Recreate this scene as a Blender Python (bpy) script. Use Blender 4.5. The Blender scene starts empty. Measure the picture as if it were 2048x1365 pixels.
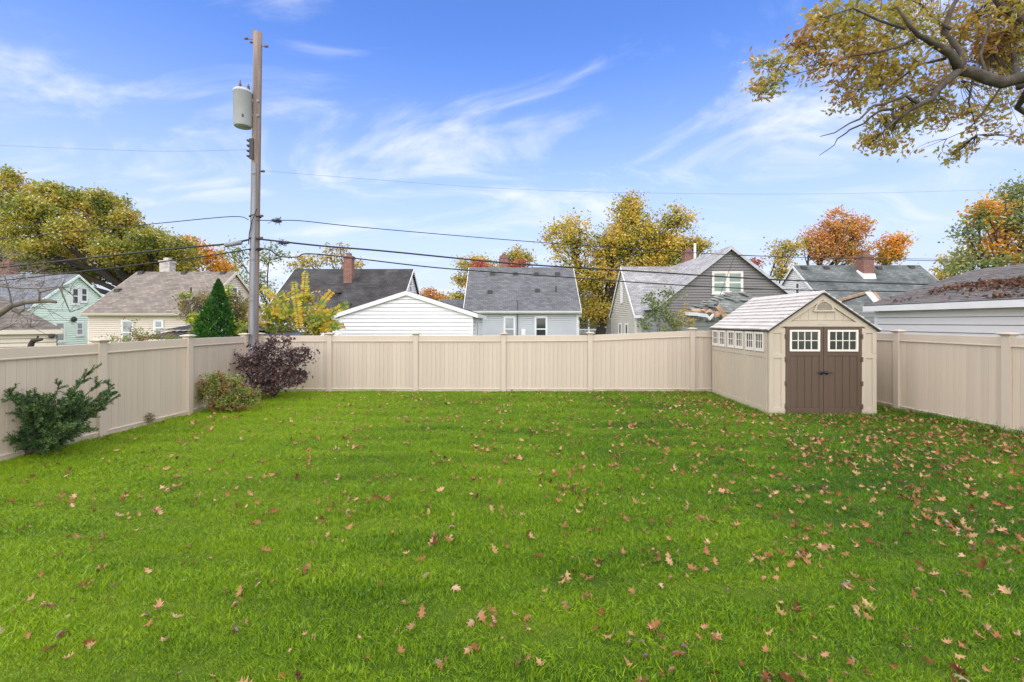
import bpy, bmesh, math, random
import numpy as np
from mathutils import Vector, Matrix

R = math.radians
random.seed(7)
rng = np.random.default_rng(7)
scene = bpy.context.scene
COL = scene.collection

# ------------------------------------------------------------------ camera, sky, sun, exposure
CAM_H, FPX, CX, HY = 1.97, 900.0, 1024.0, 644.0        # photograph: 2048 x 1365, horizon at row 644
cam_d = bpy.data.cameras.new("camera")
cam = bpy.data.objects.new("camera", cam_d); COL.objects.link(cam)
cam.location = (0, 0, CAM_H); cam.rotation_euler = (R(90), 0, 0)
cam_d.sensor_width = 36.0; cam_d.lens = 36.0 * FPX / 2048.0
cam_d.shift_y = -(1365 / 2 - HY) / 2048.0
cam_d.clip_start = 0.05; cam_d.clip_end = 3000
scene.camera = cam

SUN_AZ, SUN_EL = R(192), R(50)                          # compass from +Y: behind the camera, to its left
world = bpy.data.worlds.new("World"); scene.world = world; world.use_nodes = True
wt = world.node_tree; wt.nodes.clear()
def WN(t, **k):
    n = wt.nodes.new(t)
    for a, b in k.items(): setattr(n, a, b)
    return n
WL = wt.links.new
w_out = WN('ShaderNodeOutputWorld'); w_bg = WN('ShaderNodeBackground')
sky = WN('ShaderNodeTexSky', sky_type='NISHITA', sun_disc=False)
sky.sun_elevation = SUN_EL; sky.sun_rotation = SUN_AZ; sky.altitude = 200
sky.air_density = 1.0; sky.dust_density = 0.6; sky.ozone_density = 2.0
SKY_STRENGTH = 0.15
w_bg.inputs['Strength'].default_value = SKY_STRENGTH
tc = WN('ShaderNodeTexCoord')
sep = WN('ShaderNodeSeparateXYZ'); WL(tc.outputs['Generated'], sep.inputs[0])
zc = WN('ShaderNodeMath', operation='MAXIMUM'); WL(sep.outputs['Z'], zc.inputs[0]); zc.inputs[1].default_value = 0.0
za = WN('ShaderNodeMath', operation='ADD'); WL(zc.outputs[0], za.inputs[0]); za.inputs[1].default_value = 0.16
dx = WN('ShaderNodeMath', operation='DIVIDE'); WL(sep.outputs['X'], dx.inputs[0]); WL(za.outputs[0], dx.inputs[1])
dy = WN('ShaderNodeMath', operation='DIVIDE'); WL(sep.outputs['Y'], dy.inputs[0]); WL(za.outputs[0], dy.inputs[1])
cmb = WN('ShaderNodeCombineXYZ'); WL(dx.outputs[0], cmb.inputs[0]); WL(dy.outputs[0], cmb.inputs[1])
mp = WN('ShaderNodeMapping'); WL(cmb.outputs[0], mp.inputs[0])
mp.inputs['Rotation'].default_value = (0, 0, R(24)); mp.inputs['Scale'].default_value = (0.95, 1.35, 1); mp.inputs['Location'].default_value = (-4.2, 0.6, 0)
cn = WN('ShaderNodeTexNoise'); WL(mp.outputs[0], cn.inputs['Vector'])
cn.inputs['Scale'].default_value = 1.15; cn.inputs['Detail'].default_value = 9; cn.inputs['Roughness'].default_value = 0.58; cn.inputs['Distortion'].default_value = 1.1
cr = WN('ShaderNodeMapRange'); WL(cn.outputs['Fac'], cr.inputs[0])
cr.inputs[1].default_value = 0.46; cr.inputs[2].default_value = 0.75; cr.inputs[3].default_value = 0.0; cr.inputs[4].default_value = 0.9
cr.interpolation_type = 'SMOOTHSTEP'
hz = WN('ShaderNodeMapRange'); WL(zc.outputs[0], hz.inputs[0])                # thin pale veil towards the horizon
hz.inputs[1].default_value = -0.05; hz.inputs[2].default_value = 0.56; hz.inputs[3].default_value = 1.0; hz.inputs[4].default_value = 0.0; hz.interpolation_type = 'SMOOTHSTEP'
gain = WN('ShaderNodeMix', data_type='RGBA', blend_type='MULTIPLY'); gain.inputs[0].default_value = 1.0
WL(sky.outputs[0], gain.inputs[6]); gain.inputs[7].default_value = (0.66, 0.90, 1.42, 1)
mixv = WN('ShaderNodeMix', data_type='RGBA'); WL(hz.outputs[0], mixv.inputs[0])
WL(gain.outputs[2], mixv.inputs[6]); mixv.inputs[7].default_value = (3.5, 3.8, 4.5, 1)
mixc = WN('ShaderNodeMix', data_type='RGBA'); WL(cr.outputs[0], mixc.inputs[0])
WL(mixv.outputs[2], mixc.inputs[6]); mixc.inputs[7].default_value = (4.5, 4.7, 5.0, 1)
WL(mixc.outputs[2], w_bg.inputs['Color']); WL(w_bg.outputs[0], w_out.inputs[0])

sun_d = bpy.data.lights.new("sun", 'SUN'); sun_d.energy = 4.3; sun_d.angle = R(142); sun_d.color = (1.0, 0.87, 0.63)
sun = bpy.data.objects.new("sun", sun_d); COL.objects.link(sun)
sdir = Vector((math.sin(SUN_AZ) * math.cos(SUN_EL), math.cos(SUN_AZ) * math.cos(SUN_EL), math.sin(SUN_EL)))
sun.rotation_euler = sdir.to_track_quat('Z', 'Y').to_euler(); sun.location = sdir * 60

vs = scene.view_settings
vs.view_transform = 'Standard'; vs.look = 'None'; vs.gamma = 1.0; vs.use_curve_mapping = False; vs.exposure = 0.56
scene.cycles.use_denoising = True
scene.cycles.max_bounces = 8; scene.cycles.transparent_max_bounces = 8
scene.cycles.sample_clamp_indirect = 8

# ------------------------------------------------------------------ helpers
def P(px, py, D):
    return Vector(((px - CX) * D / FPX, D, CAM_H + (HY - py) * D / FPX))
def G(px, py):                                         # ground point seen at a pixel
    D = FPX * CAM_H / (py - HY)
    return Vector(((px - CX) * D / FPX, D, 0))

def link(o, parent=None):
    COL.objects.link(o)
    if parent is not None:
        o.parent = parent
        if o.type == 'MESH' and not o.get('_local'):
            o.matrix_parent_inverse = wm(parent).inverted()
    return o
def wm(o):
    m = o.matrix_basis.copy()
    if o.parent is not None:
        m = wm(o.parent) @ o.matrix_parent_inverse @ m
    return m
def tag(o, label=None, cat=None, group=None, kind=None):
    if label: o['label'] = label
    if cat: o['category'] = cat
    if group: o['group'] = group
    if kind: o['kind'] = kind
    return o
def empty(name, loc, label, cat, group=None):
    o = bpy.data.objects.new(name, None); o.location = loc; o.empty_display_size = 0.2
    COL.objects.link(o)
    return tag(o, label, cat, group)

class MB:
    """collects polygons in a local frame (origin, axes a b c)"""
    def __init__(s, O=(0, 0, 0), A=(1, 0, 0), B=(0, 1, 0), C=(0, 0, 1)):
        s.v = []; s.f = []; s.fr(O, A, B, C)
    def fr(s, O, A, B, C):
        s.O, s.A, s.B, s.C = Vector(O), Vector(A), Vector(B), Vector(C); return s
    def pt(s, p):
        w = s.O + s.A * p[0] + s.B * p[1] + s.C * p[2]
        s.v.append((w.x, w.y, w.z)); return len(s.v) - 1
    def poly(s, pts):
        s.f.append([s.pt(p) for p in pts]); return s
    def box(s, a0, a1, b0, b1, c0, c1):
        i = [s.pt((a, b, c)) for c in (c0, c1) for (a, b) in ((a0, b0), (a1, b0), (a1, b1), (a0, b1))]
        s.f += [[i[3], i[2], i[1], i[0]], [i[4], i[5], i[6], i[7]]]
        for k in range(4):
            j = (k + 1) % 4
            s.f.append([i[k], i[j], i[4 + j], i[4 + k]])
        return s
    def prism(s, prof, a0, a1):
        """profile in (b, c), extruded along a"""
        n = len(prof)
        i = [s.pt((a0, b, c)) for b, c in prof]; j = [s.pt((a1, b, c)) for b, c in prof]
        s.f.append(i[::-1]); s.f.append(j)
        for k in range(n):
            m = (k + 1) % n
            s.f.append([i[k], i[m], j[m], j[k]])
        return s
    def hull(s, p0, p1):
        """two rings of equal length joined"""
        n = len(p0); i = [s.pt(p) for p in p0]; j = [s.pt(p) for p in p1]
        s.f.append(i[::-1]); s.f.append(j)
        for k in range(n):
            m = (k + 1) % n; s.f.append([i[k], i[m], j[m], j[k]])
        return s
    def tube(s, pts, rad, n=6, cap=True):
        pts = [Vector(p) for p in pts]
        if not hasattr(rad, '__len__'): rad = [rad] * len(pts)
        rings = []; ref = None
        for k, p in enumerate(pts):
            t = (pts[min(k + 1, len(pts) - 1)] - pts[max(k - 1, 0)])
            t = t.normalized() if t.length > 1e-9 else Vector((0, 0, 1))
            if ref is None:
                ref = t.orthogonal().normalized()
            ref = (ref - t * ref.dot(t))
            ref = ref.normalized() if ref.length > 1e-6 else t.orthogonal().normalized()
            b = t.cross(ref)
            rings.append([s.pt(p + (ref * math.cos(2 * math.pi * q / n) + b * math.sin(2 * math.pi * q / n)) * rad[k]) for q in range(n)])
        for k in range(len(rings) - 1):
            for q in range(n):
                r = (q + 1) % n
                s.f.append([rings[k][q], rings[k][r], rings[k + 1][r], rings[k + 1][q]])
        if cap:
            s.f.append(rings[0][::-1]); s.f.append(rings[-1])
        return s
    def lathe(s, prof, n=20):
        """(radius, height) about the local c axis"""
        rings = [[s.pt((r * math.cos(2 * math.pi * q / n), r * math.sin(2 * math.pi * q / n), h)) for q in range(n)] for r, h in prof]
        for k in range(len(rings) - 1):
            for q in range(n):
                r = (q + 1) % n
                s.f.append([rings[k][q], rings[k][r], rings[k + 1][r], rings[k + 1][q]])
        s.f.append(rings[0][::-1]); s.f.append(rings[-1])
        return s
    def build(s, name, mat, parent=None, bevel=0.0, smooth=False, recalc=False):
        me = bpy.data.meshes.new(name); me.from_pydata(s.v, [], s.f)
        if recalc:
            bm = bmesh.new(); bm.from_mesh(me); bmesh.ops.recalc_face_normals(bm, faces=bm.faces); bm.to_mesh(me); bm.free()
        me.materials.append(mat)
        if smooth:
            me.polygons.foreach_set('use_smooth', [True] * len(me.polygons))
        o = bpy.data.objects.new(name, me); link(o, parent)
        if bevel:
            m = o.modifiers.new('bevel', 'BEVEL'); m.width = bevel; m.segments = 2; m.limit_method = 'ANGLE'; m.angle_limit = R(40)
        return o

def np_mesh(name, V, faces, mat, parent=None, smooth=False):
    """V (n,3) array; faces list of (m,k) int arrays"""
    me = bpy.data.meshes.new(name)
    me.vertices.add(len(V)); me.vertices.foreach_set('co', np.ascontiguousarray(V, dtype=np.float32).ravel())
    idx = np.concatenate([f.ravel() for f in faces]).astype(np.int32)
    tot = np.concatenate([np.full(len(f), f.shape[1]) for f in faces]).astype(np.int32)
    st = np.concatenate([[0], np.cumsum(tot)[:-1]]).astype(np.int32)
    me.loops.add(len(idx)); me.loops.foreach_set('vertex_index', idx)
    me.polygons.add(len(tot)); me.polygons.foreach_set('loop_start', st)
    me.update(calc_edges=True)
    if smooth: me.polygons.foreach_set('use_smooth', np.ones(len(tot), dtype=bool))
    me.materials.append(mat)
    o = bpy.data.objects.new(name, me); link(o, parent)
    return o

# ------------------------------------------------------------------ materials
def new_mat(name):
    m = bpy.data.materials.new(name); m.use_nodes = True
    nt = m.node_tree; nt.nodes.clear()
    return m, nt, nt.nodes.new, nt.links.new
def rgba(c): return (c[0], c[1], c[2], 1)

def mat_plain(name, c, rough=0.6, var=0.12, scale=3.0, bump=0.0, bscale=60.0, metal=0.0, spec=0.4, stretch=(1, 1, 1), dirt=None, objvar=0.0):
    m, nt, N, L = new_mat(name)
    out = N('ShaderNodeOutputMaterial'); b = N('ShaderNodeBsdfPrincipled'); L(b.outputs[0], out.inputs[0])
    t = N('ShaderNodeTexCoord'); mp = N('ShaderNodeMapping'); L(t.outputs['Object'], mp.inputs[0]); mp.inputs['Scale'].default_value = stretch
    n1 = N('ShaderNodeTexNoise'); L(mp.outputs[0], n1.inputs['Vector']); n1.inputs['Scale'].default_value = scale; n1.inputs['Detail'].default_value = 6
    r = N('ShaderNodeValToRGB'); L(n1.outputs['Fac'], r.inputs[0])
    r.color_ramp.elements[0].position = 0.3; r.color_ramp.elements[1].position = 0.7
    r.color_ramp.elements[0].color = rgba([x * (1 - var) for x in c]); r.color_ramp.elements[1].color = rgba([min(1, x * (1 + var)) for x in c])
    src = r.outputs[0]
    if dirt:
        n2 = N('ShaderNodeTexNoise'); L(mp.outputs[0], n2.inputs['Vector']); n2.inputs['Scale'].default_value = scale * 2.7; n2.inputs['Detail'].default_value = 8; n2.inputs['Roughness'].default_value = 0.7
        d = N('ShaderNodeMapRange'); L(n2.outputs['Fac'], d.inputs[0]); d.inputs[1].default_value = 0.55; d.inputs[2].default_value = 0.78; d.inputs[4].default_value = dirt[1]
        mx = N('ShaderNodeMix'); mx.data_type = 'RGBA'; L(d.outputs[0], mx.inputs[0]); L(src, mx.inputs[6]); mx.inputs[7].default_value = rgba(dirt[0]); src = mx.outputs[2]
    if objvar:                                           # piece-to-piece colour difference
        oi = N('ShaderNodeObjectInfo'); ov_ = N('ShaderNodeMapRange'); L(oi.outputs['Random'], ov_.inputs[0]); ov_.inputs[3].default_value = 1 - objvar; ov_.inputs[4].default_value = 1 + objvar
        sc_ = N('ShaderNodeVectorMath'); sc_.operation = 'SCALE'; L(src, sc_.inputs[0]); L(ov_.outputs[0], sc_.inputs['Scale']); src = sc_.outputs[0]
    L(src, b.inputs['Base Color'])
    b.inputs['Roughness'].default_value = rough; b.inputs['Metallic'].default_value = metal; b.inputs['Specular IOR Level'].default_value = spec
    if bump:
        n3 = N('ShaderNodeTexNoise'); L(mp.outputs[0], n3.inputs['Vector']); n3.inputs['Scale'].default_value = bscale; n3.inputs['Detail'].default_value = 4
        bp = N('ShaderNodeBump'); bp.inputs['Strength'].default_value = bump; bp.inputs['Distance'].default_value = 0.01
        L(n3.outputs['Fac'], bp.inputs['Height']); L(bp.outputs[0], b.inputs['Normal'])
    return m

def mat_shingle(name, c, axis='X', var=0.22, zscale=1.0, course=0.105, streak=0.25):
    m, nt, N, L = new_mat(name)
    out = N('ShaderNodeOutputMaterial'); b = N('ShaderNodeBsdfPrincipled'); L(b.outputs[0], out.inputs[0])
    t = N('ShaderNodeTexCoord'); s = N('ShaderNodeSeparateXYZ'); L(t.outputs['Object'], s.inputs[0])
    cb = N('ShaderNodeCombineXYZ'); L(s.outputs[axis], cb.inputs[0]); L(s.outputs['Z'], cb.inputs[1])
    br = N('ShaderNodeTexBrick'); L(cb.outputs[0], br.inputs['Vector'])
    br.inputs['Scale'].default_value = 1.0; br.inputs['Brick Width'].default_value = 0.30; br.inputs['Row Height'].default_value = course
    br.inputs['Mortar Size'].default_value = 0.009; br.inputs['Mortar Smooth'].default_value = 0.3; br.inputs['Bias'].default_value = 0.0
    br.inputs['Color1'].default_value = rgba([x * (1 - var) for x in c]); br.inputs['Color2'].default_value = rgba([x * (1 + var) for x in c])
    br.inputs['Mortar'].default_value = rgba([x * 0.5 for x in c])
    n = N('ShaderNodeTexNoise'); mp = N('ShaderNodeMapping'); L(t.outputs['Object'], mp.inputs[0]); mp.inputs['Scale'].default_value = (1, 1, 0.35)
    L(mp.outputs[0], n.inputs['Vector']); n.inputs['Scale'].default_value = 1.1; n.inputs['Detail'].default_value = 7
    rr = N('ShaderNodeMapRange'); L(n.outputs['Fac'], rr.inputs[0]); rr.inputs[1].default_value = 0.3; rr.inputs[2].default_value = 0.7
    rr.inputs[3].default_value = 1 - streak; rr.inputs[4].default_value = 1 + streak
    g = N('ShaderNodeTexNoise'); L(t.outputs['Object'], g.inputs['Vector']); g.inputs['Scale'].default_value = 45; g.inputs['Detail'].default_value = 3
    g2 = N('ShaderNodeMapRange'); L(g.outputs['Fac'], g2.inputs[0]); g2.inputs[1].default_value = 0.3; g2.inputs[2].default_value = 0.7; g2.inputs[3].default_value = 0.8; g2.inputs[4].default_value = 1.2
    mu = N('ShaderNodeMath'); mu.operation = 'MULTIPLY'; L(rr.outputs[0], mu.inputs[0]); L(g2.outputs[0], mu.inputs[1])
    hs = N('ShaderNodeVectorMath'); hs.operation = 'SCALE'; L(br.outputs['Color'], hs.inputs[0]); L(mu.outputs[0], hs.inputs['Scale'])
    L(hs.outputs[0], b.inputs['Base Color']); b.inputs['Roughness'].default_value = 0.92; b.inputs['Specular IOR Level'].default_value = 0.2
    bp = N('ShaderNodeBump'); bp.inputs['Strength'].default_value = 0.6; bp.inputs['Distance'].default_value = 0.02; bp.invert = True
    L(br.outputs['Fac'], bp.inputs['Height']); L(bp.outputs[0], b.inputs['Normal'])
    return m

def mat_brick(name, c, mortar=(0.3, 0.27, 0.24)):
    m, nt, N, L = new_mat(name)
    out = N('ShaderNodeOutputMaterial'); b = N('ShaderNodeBsdfPrincipled'); L(b.outputs[0], out.inputs[0])
    t = N('ShaderNodeTexCoord'); s = N('ShaderNodeSeparateXYZ'); L(t.outputs['Object'], s.inputs[0])
    ad = N('ShaderNodeMath'); ad.operation = 'ADD'; L(s.outputs['X'], ad.inputs[0]); L(s.outputs['Y'], ad.inputs[1])
    cb = N('ShaderNodeCombineXYZ'); L(ad.outputs[0], cb.inputs[0]); L(s.outputs['Z'], cb.inputs[1])
    br = N('ShaderNodeTexBrick'); L(cb.outputs[0], br.inputs['Vector'])
    br.inputs['Scale'].default_value = 1.0; br.inputs['Brick Width'].default_value = 0.21; br.inputs['Row Height'].default_value = 0.075; br.inputs['Mortar Size'].default_value = 0.008
    br.inputs['Color1'].default_value = rgba([x * .7 for x in c]); br.inputs['Color2'].default_value = rgba([x * 1.3 for x in c]); br.inputs['Mortar'].default_value = rgba(mortar)
    L(br.outputs['Color'], b.inputs['Base Color']); b.inputs['Roughness'].default_value = 0.9
    bp = N('ShaderNodeBump'); bp.inputs['Strength'].default_value = 0.5; bp.inputs['Distance'].default_value = 0.01; bp.invert = True
    L(br.outputs['Fac'], bp.inputs['Height']); L(bp.outputs[0], b.inputs['Normal'])
    return m

def mat_leaf(name, cols, trans=0.35, clump=0.6, cscale=0.8, rough=0.6, use_obj=False, gloss=0.05):
    """cols: list of (position, colour); mixes per-leaf random with a clump-sized noise"""
    m, nt, N, L = new_mat(name)
    out = N('ShaderNodeOutputMaterial')
    t = N('ShaderNodeTexCoord'); n = N('ShaderNodeTexNoise'); L(t.outputs['Object'], n.inputs['Vector']); n.inputs['Scale'].default_value = cscale; n.inputs['Detail'].default_value = 3
    nr = N('ShaderNodeMapRange'); L(n.outputs['Fac'], nr.inputs[0]); nr.inputs[1].default_value = 0.32; nr.inputs[2].default_value = 0.68
    if use_obj:
        rnd = N('ShaderNodeObjectInfo').outputs['Random']
    else:
        rnd = N('ShaderNodeNewGeometry').outputs['Random Per Island']
    mx = N('ShaderNodeMix'); mx.data_type = 'FLOAT'; mx.inputs[0].default_value = clump
    L(rnd, mx.inputs[2]); L(nr.outputs[0], mx.inputs[3])
    r = N('ShaderNodeValToRGB'); L(mx.outputs[0], r.inputs[0])
    el = r.color_ramp.elements
    while len(el) < len(cols): el.new(0.5)
    for e, (p, c) in zip(el, cols): e.position = p; e.color = rgba(c)
    d = N('ShaderNodeBsdfDiffuse'); L(r.outputs[0], d.inputs[0])
    tr = N('ShaderNodeBsdfTranslucent'); L(r.outputs[0], tr.inputs[0])
    m1 = N('ShaderNodeMixShader'); m1.inputs[0].default_value = trans; L(d.outputs[0], m1.inputs[1]); L(tr.outputs[0], m1.inputs[2])
    gl = N('ShaderNodeBsdfGlossy'); gl.inputs['Roughness'].default_value = rough; gl.inputs[0].default_value = (0.8, 0.8, 0.8, 1)
    fr = N('ShaderNodeFresnel'); fr.inputs[0].default_value = 1.35
    fm = N('ShaderNodeMath'); fm.operation = 'MULTIPLY'; L(fr.outputs[0], fm.inputs[0]); fm.inputs[1].default_value = gloss * 5
    m2 = N('ShaderNodeMixShader'); L(fm.outputs[0], m2.inputs[0]); L(m1.outputs[0], m2.inputs[1]); L(gl.outputs[0], m2.inputs[2])
    L(m2.outputs[0], out.inputs[0])
    return m

def mat_glass(name, c=(0.03, 0.04, 0.04), rough=0.08):
    m, nt, N, L = new_mat(name)
    out = N('ShaderNodeOutputMaterial'); b = N('ShaderNodeBsdfPrincipled'); L(b.outputs[0], out.inputs[0])
    t = N('ShaderNodeTexCoord'); n = N('ShaderNodeTexNoise'); L(t.outputs['Object'], n.inputs['Vector']); n.inputs['Scale'].default_value = 2.2
    r = N('ShaderNodeValToRGB'); L(n.outputs['Fac'], r.inputs[0]); r.color_ramp.elements[0].color = rgba([x * .6 for x in c]); r.color_ramp.elements[1].color = rgba([x * 1.4 for x in c])
    L(r.outputs[0], b.inputs['Base Color']); b.inputs['Roughness'].default_value = rough; b.inputs['Specular IOR Level'].default_value = 0.6
    return m

M = {}
M['vinyl'] = mat_plain('tan_vinyl', (0.55, 0.47, 0.375), 0.45, 0.05, 1.2, dirt=((0.33, 0.29, 0.23), 0.22))
M['vinyl2'] = mat_plain('tan_vinyl_board', (0.53, 0.45, 0.355), 0.45, 0.06, 1.5, dirt=((0.34, 0.28, 0.21), 0.35), stretch=(1, 1, 0.25), objvar=0.045)
M['shed'] = mat_plain('shed_resin_tan', (0.485, 0.42, 0.32), 0.55, 0.06, 2.0, bump=0.25, bscale=70, stretch=(1, 1, 0.12), dirt=((0.33, 0.29, 0.22), 0.25))
M['door'] = mat_plain('shed_door_brown', (0.100, 0.066, 0.044), 0.55, 0.08, 3, bump=0.25, bscale=80, stretch=(1, 1, 0.1))
M['shed_roof'] = mat_plain('shed_roof_grey', (0.58, 0.55, 0.51), 0.75, 0.08, 5, bump=0.4, bscale=50, dirt=((0.36, 0.34, 0.31), 0.45), objvar=0.05)
M['shed_edge'] = mat_plain('shed_roof_edge', (0.035, 0.033, 0.03), 0.7)
M['cream'] = mat_plain('window_cream', (0.72, 0.68, 0.60), 0.5, 0.03)
M['white'] = mat_plain('white_paint', (0.76, 0.76, 0.75), 0.5, 0.04, 2, dirt=((0.55, 0.54, 0.5), 0.3))
M['white_siding'] = mat_plain('white_siding', (0.78, 0.78, 0.78), 0.5, 0.03, 1.2, dirt=((0.6, 0.6, 0.58), 0.25))
M['cool_siding'] = mat_plain('cool_white_siding', (0.68, 0.665, 0.65), 0.45, 0.03, 1)
M['glass'] = mat_glass('window_glass')
M['glass_grey'] = mat_glass('window_glass_curtain', (0.30, 0.33, 0.34), 0.15)
M['glass_green'] = mat_glass('window_glass_green', (0.16, 0.24, 0.21), 0.12)
M['black'] = mat_plain('black_metal', (0.018, 0.018, 0.018), 0.5)
M['dark'] = mat_plain('dark_interior', (0.02, 0.02, 0.02), 0.9)
M['wood_pole'] = mat_plain('pole_wood', (0.225, 0.175, 0.15), 0.9, 0.35, 14, bump=1.0, bscale=40, stretch=(1, 1, 0.05), dirt=((0.10, 0.06, 0.05), 0.8))
M['galv'] = mat_plain('galvanised_steel', (0.24, 0.25, 0.27), 0.6, 0.2, 5, metal=0.1, dirt=((0.16, 0.12, 0.10), 0.8), stretch=(1, 1, 0.3))
M['xfmr'] = mat_plain('transformer_grey', (0.40, 0.41, 0.43), 0.45, 0.06, 4, dirt=((0.3, 0.25, 0.2), 0.35))
M['cable'] = mat_plain('cable_black', (0.022, 0.022, 0.024), 0.6)
M['wire'] = mat_plain('wire_grey', (0.10, 0.10, 0.11), 0.6)
M['porcelain'] = mat_plain('insulator_brown', (0.14, 0.08, 0.06), 0.25)
M['bark'] = mat_plain('bark', (0.072, 0.060, 0.046), 0.95, 0.4, 8, bump=1.0, bscale=22, dirt=((0.15, 0.14, 0.11), 0.5))
M['bark_dark'] = mat_plain('bark_dark', (0.055, 0.045, 0.036), 0.95, 0.35, 6, bump=0.6, bscale=20)
M['bark_grey'] = mat_plain('bark_grey', (0.17, 0.145, 0.115), 0.95, 0.3, 6, bump=0.6, bscale=20)
M['brick_red'] = mat_brick('chimney_brick', (0.21, 0.068, 0.045))
M['brick_pale'] = mat_brick('pale_chimney_brick', (0.50, 0.46, 0.42), (0.42, 0.4, 0.37))
M['raw_wood'] = mat_plain('splintered_wood', (0.40, 0.27, 0.17), 0.85, 0.3, 5, bump=0.5, bscale=30, stretch=(1, 1, 1), dirt=((0.2, 0.1, 0.05), 0.5))
M['metal_roof'] = mat_plain('dark_metal_roof', (0.10, 0.10, 0.11), 0.4, 0.1, 2, metal=0.3)
M['vent'] = mat_plain('roof_vent_metal', (0.045, 0.04, 0.038), 0.6)
M['soil'] = mat_plain('bare_soil', (0.09, 0.06, 0.04), 1.0, 0.3, 6, bump=0.8, bscale=40)

# ------------------------------------------------------------------ ground
def lawn_colour(nt, N, L, rand_socket=None):
    """patchy lawn colour from world position, sunlit left side and mowing sheen painted in"""
    g = N('ShaderNodeNewGeometry')
    n = N('ShaderNodeTexNoise'); L(g.outputs['Position'], n.inputs['Vector']); n.inputs['Scale'].default_value = 0.28; n.inputs['Detail'].default_value = 5; n.inputs['Roughness'].default_value = 0.6
    s = N('ShaderNodeSeparateXYZ'); L(g.outputs['Position'], s.inputs[0])
    gx = N('ShaderNodeMapRange'); L(s.outputs['X'], gx.inputs[0]); gx.inputs[1].default_value = -6; gx.inputs[2].default_value = 6; gx.inputs[3].default_value = 0.42; gx.inputs[4].default_value = -0.12  # grass colour brightens leftward, painting in the sunlit side of the lawn
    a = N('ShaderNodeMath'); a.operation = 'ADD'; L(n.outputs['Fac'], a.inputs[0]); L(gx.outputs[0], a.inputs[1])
    mp2 = N('ShaderNodeMapping'); L(g.outputs['Position'], mp2.inputs[0]); mp2.inputs['Scale'].default_value = (0.55, 2.3, 1); mp2.inputs['Rotation'].default_value = (0, 0, R(6))
    n2 = N('ShaderNodeTexNoise'); L(mp2.outputs[0], n2.inputs['Vector']); n2.inputs['Scale'].default_value = 1.0; n2.inputs['Detail'].default_value = 4  # natural streaks, plus light and dark of mowing stripes put into the colour
    k2 = N('ShaderNodeMath'); k2.operation = 'MULTIPLY_ADD'; L(n2.outputs['Fac'], k2.inputs[0]); k2.inputs[1].default_value = 0.85; L(a.outputs[0], k2.inputs[2])
    k3 = N('ShaderNodeMath'); k3.operation = 'SUBTRACT'; L(k2.outputs[0], k3.inputs[0]); k3.inputs[1].default_value = 0.41
    last = k3.outputs[0]
    if rand_socket is not None:
        b = N('ShaderNodeMath'); b.operation = 'MULTIPLY_ADD'; L(rand_socket, b.inputs[0]); b.inputs[1].default_value = 0.9; 
        c = N('ShaderNodeMath'); c.operation = 'SUBTRACT'; L(last, c.inputs[0]); c.inputs[1].default_value = 0.45
        L(c.outputs[0], b.inputs[2]); last = b.outputs[0]
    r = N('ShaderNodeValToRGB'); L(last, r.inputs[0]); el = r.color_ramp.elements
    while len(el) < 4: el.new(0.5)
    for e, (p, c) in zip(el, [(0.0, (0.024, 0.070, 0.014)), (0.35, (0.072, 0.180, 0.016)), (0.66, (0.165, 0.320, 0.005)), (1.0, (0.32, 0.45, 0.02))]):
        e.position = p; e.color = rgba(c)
    return r.outputs[0]

m, nt, N, L = new_mat('lawn_soil'); M['lawn'] = m
out = N('ShaderNodeOutputMaterial'); b = N('ShaderNodeBsdfPrincipled'); L(b.outputs[0], out.inputs[0])
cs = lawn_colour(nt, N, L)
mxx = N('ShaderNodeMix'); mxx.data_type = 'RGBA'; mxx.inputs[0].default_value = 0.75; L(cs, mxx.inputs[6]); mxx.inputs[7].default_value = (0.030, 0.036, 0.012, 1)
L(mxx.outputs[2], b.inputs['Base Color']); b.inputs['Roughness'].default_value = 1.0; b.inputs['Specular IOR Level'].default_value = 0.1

m, nt, N, L = new_mat('grass_blade'); M['blade'] = m
out = N('ShaderNodeOutputMaterial')
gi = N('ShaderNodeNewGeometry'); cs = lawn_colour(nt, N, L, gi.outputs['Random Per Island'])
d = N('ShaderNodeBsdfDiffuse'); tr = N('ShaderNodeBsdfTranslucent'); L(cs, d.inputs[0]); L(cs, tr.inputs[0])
ms = N('ShaderNodeMixShader'); ms.inputs[0].default_value = 0.26; L(d.outputs[0], ms.inputs[1]); L(tr.outputs[0], ms.inputs[2])
gl = N('ShaderNodeBsdfGlossy'); gl.inputs['Roughness'].default_value = 0.42; gl.inputs[0].default_value = (0.8, 0.85, 0.8, 1)
fr = N('ShaderNodeFresnel'); fr.inputs[0].default_value = 1.35
frm = N('ShaderNodeMath'); frm.operation = 'MULTIPLY'; L(fr.outputs[0], frm.inputs[0]); frm.inputs[1].default_value = 0.15
ms2 = N('ShaderNodeMixShader'); L(frm.outputs[0], ms2.inputs[0]); L(ms.outputs[0], ms2.inputs[1]); L(gl.outputs[0], ms2.inputs[2]); L(ms2.outputs[0], out.inputs[0])

M['yard'] = mat_plain('neighbour_grass', (0.07, 0.13, 0.03), 1.0, 0.35, 0.5)
o = MB().poly([(-900, -60, 0), (900, -60, 0), (900, 1500, 0), (-900, 1500, 0)]).build('ground', M['yard']); tag(o, kind='structure')
o = MB().poly([(-7.3, -3, 0.004), (8.9, -3, 0.004), (8.9, 12.75, 0.004), (-7.3, 12.75, 0.004)]).build('lawn', M['lawn']); tag(o, kind='structure')

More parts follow.
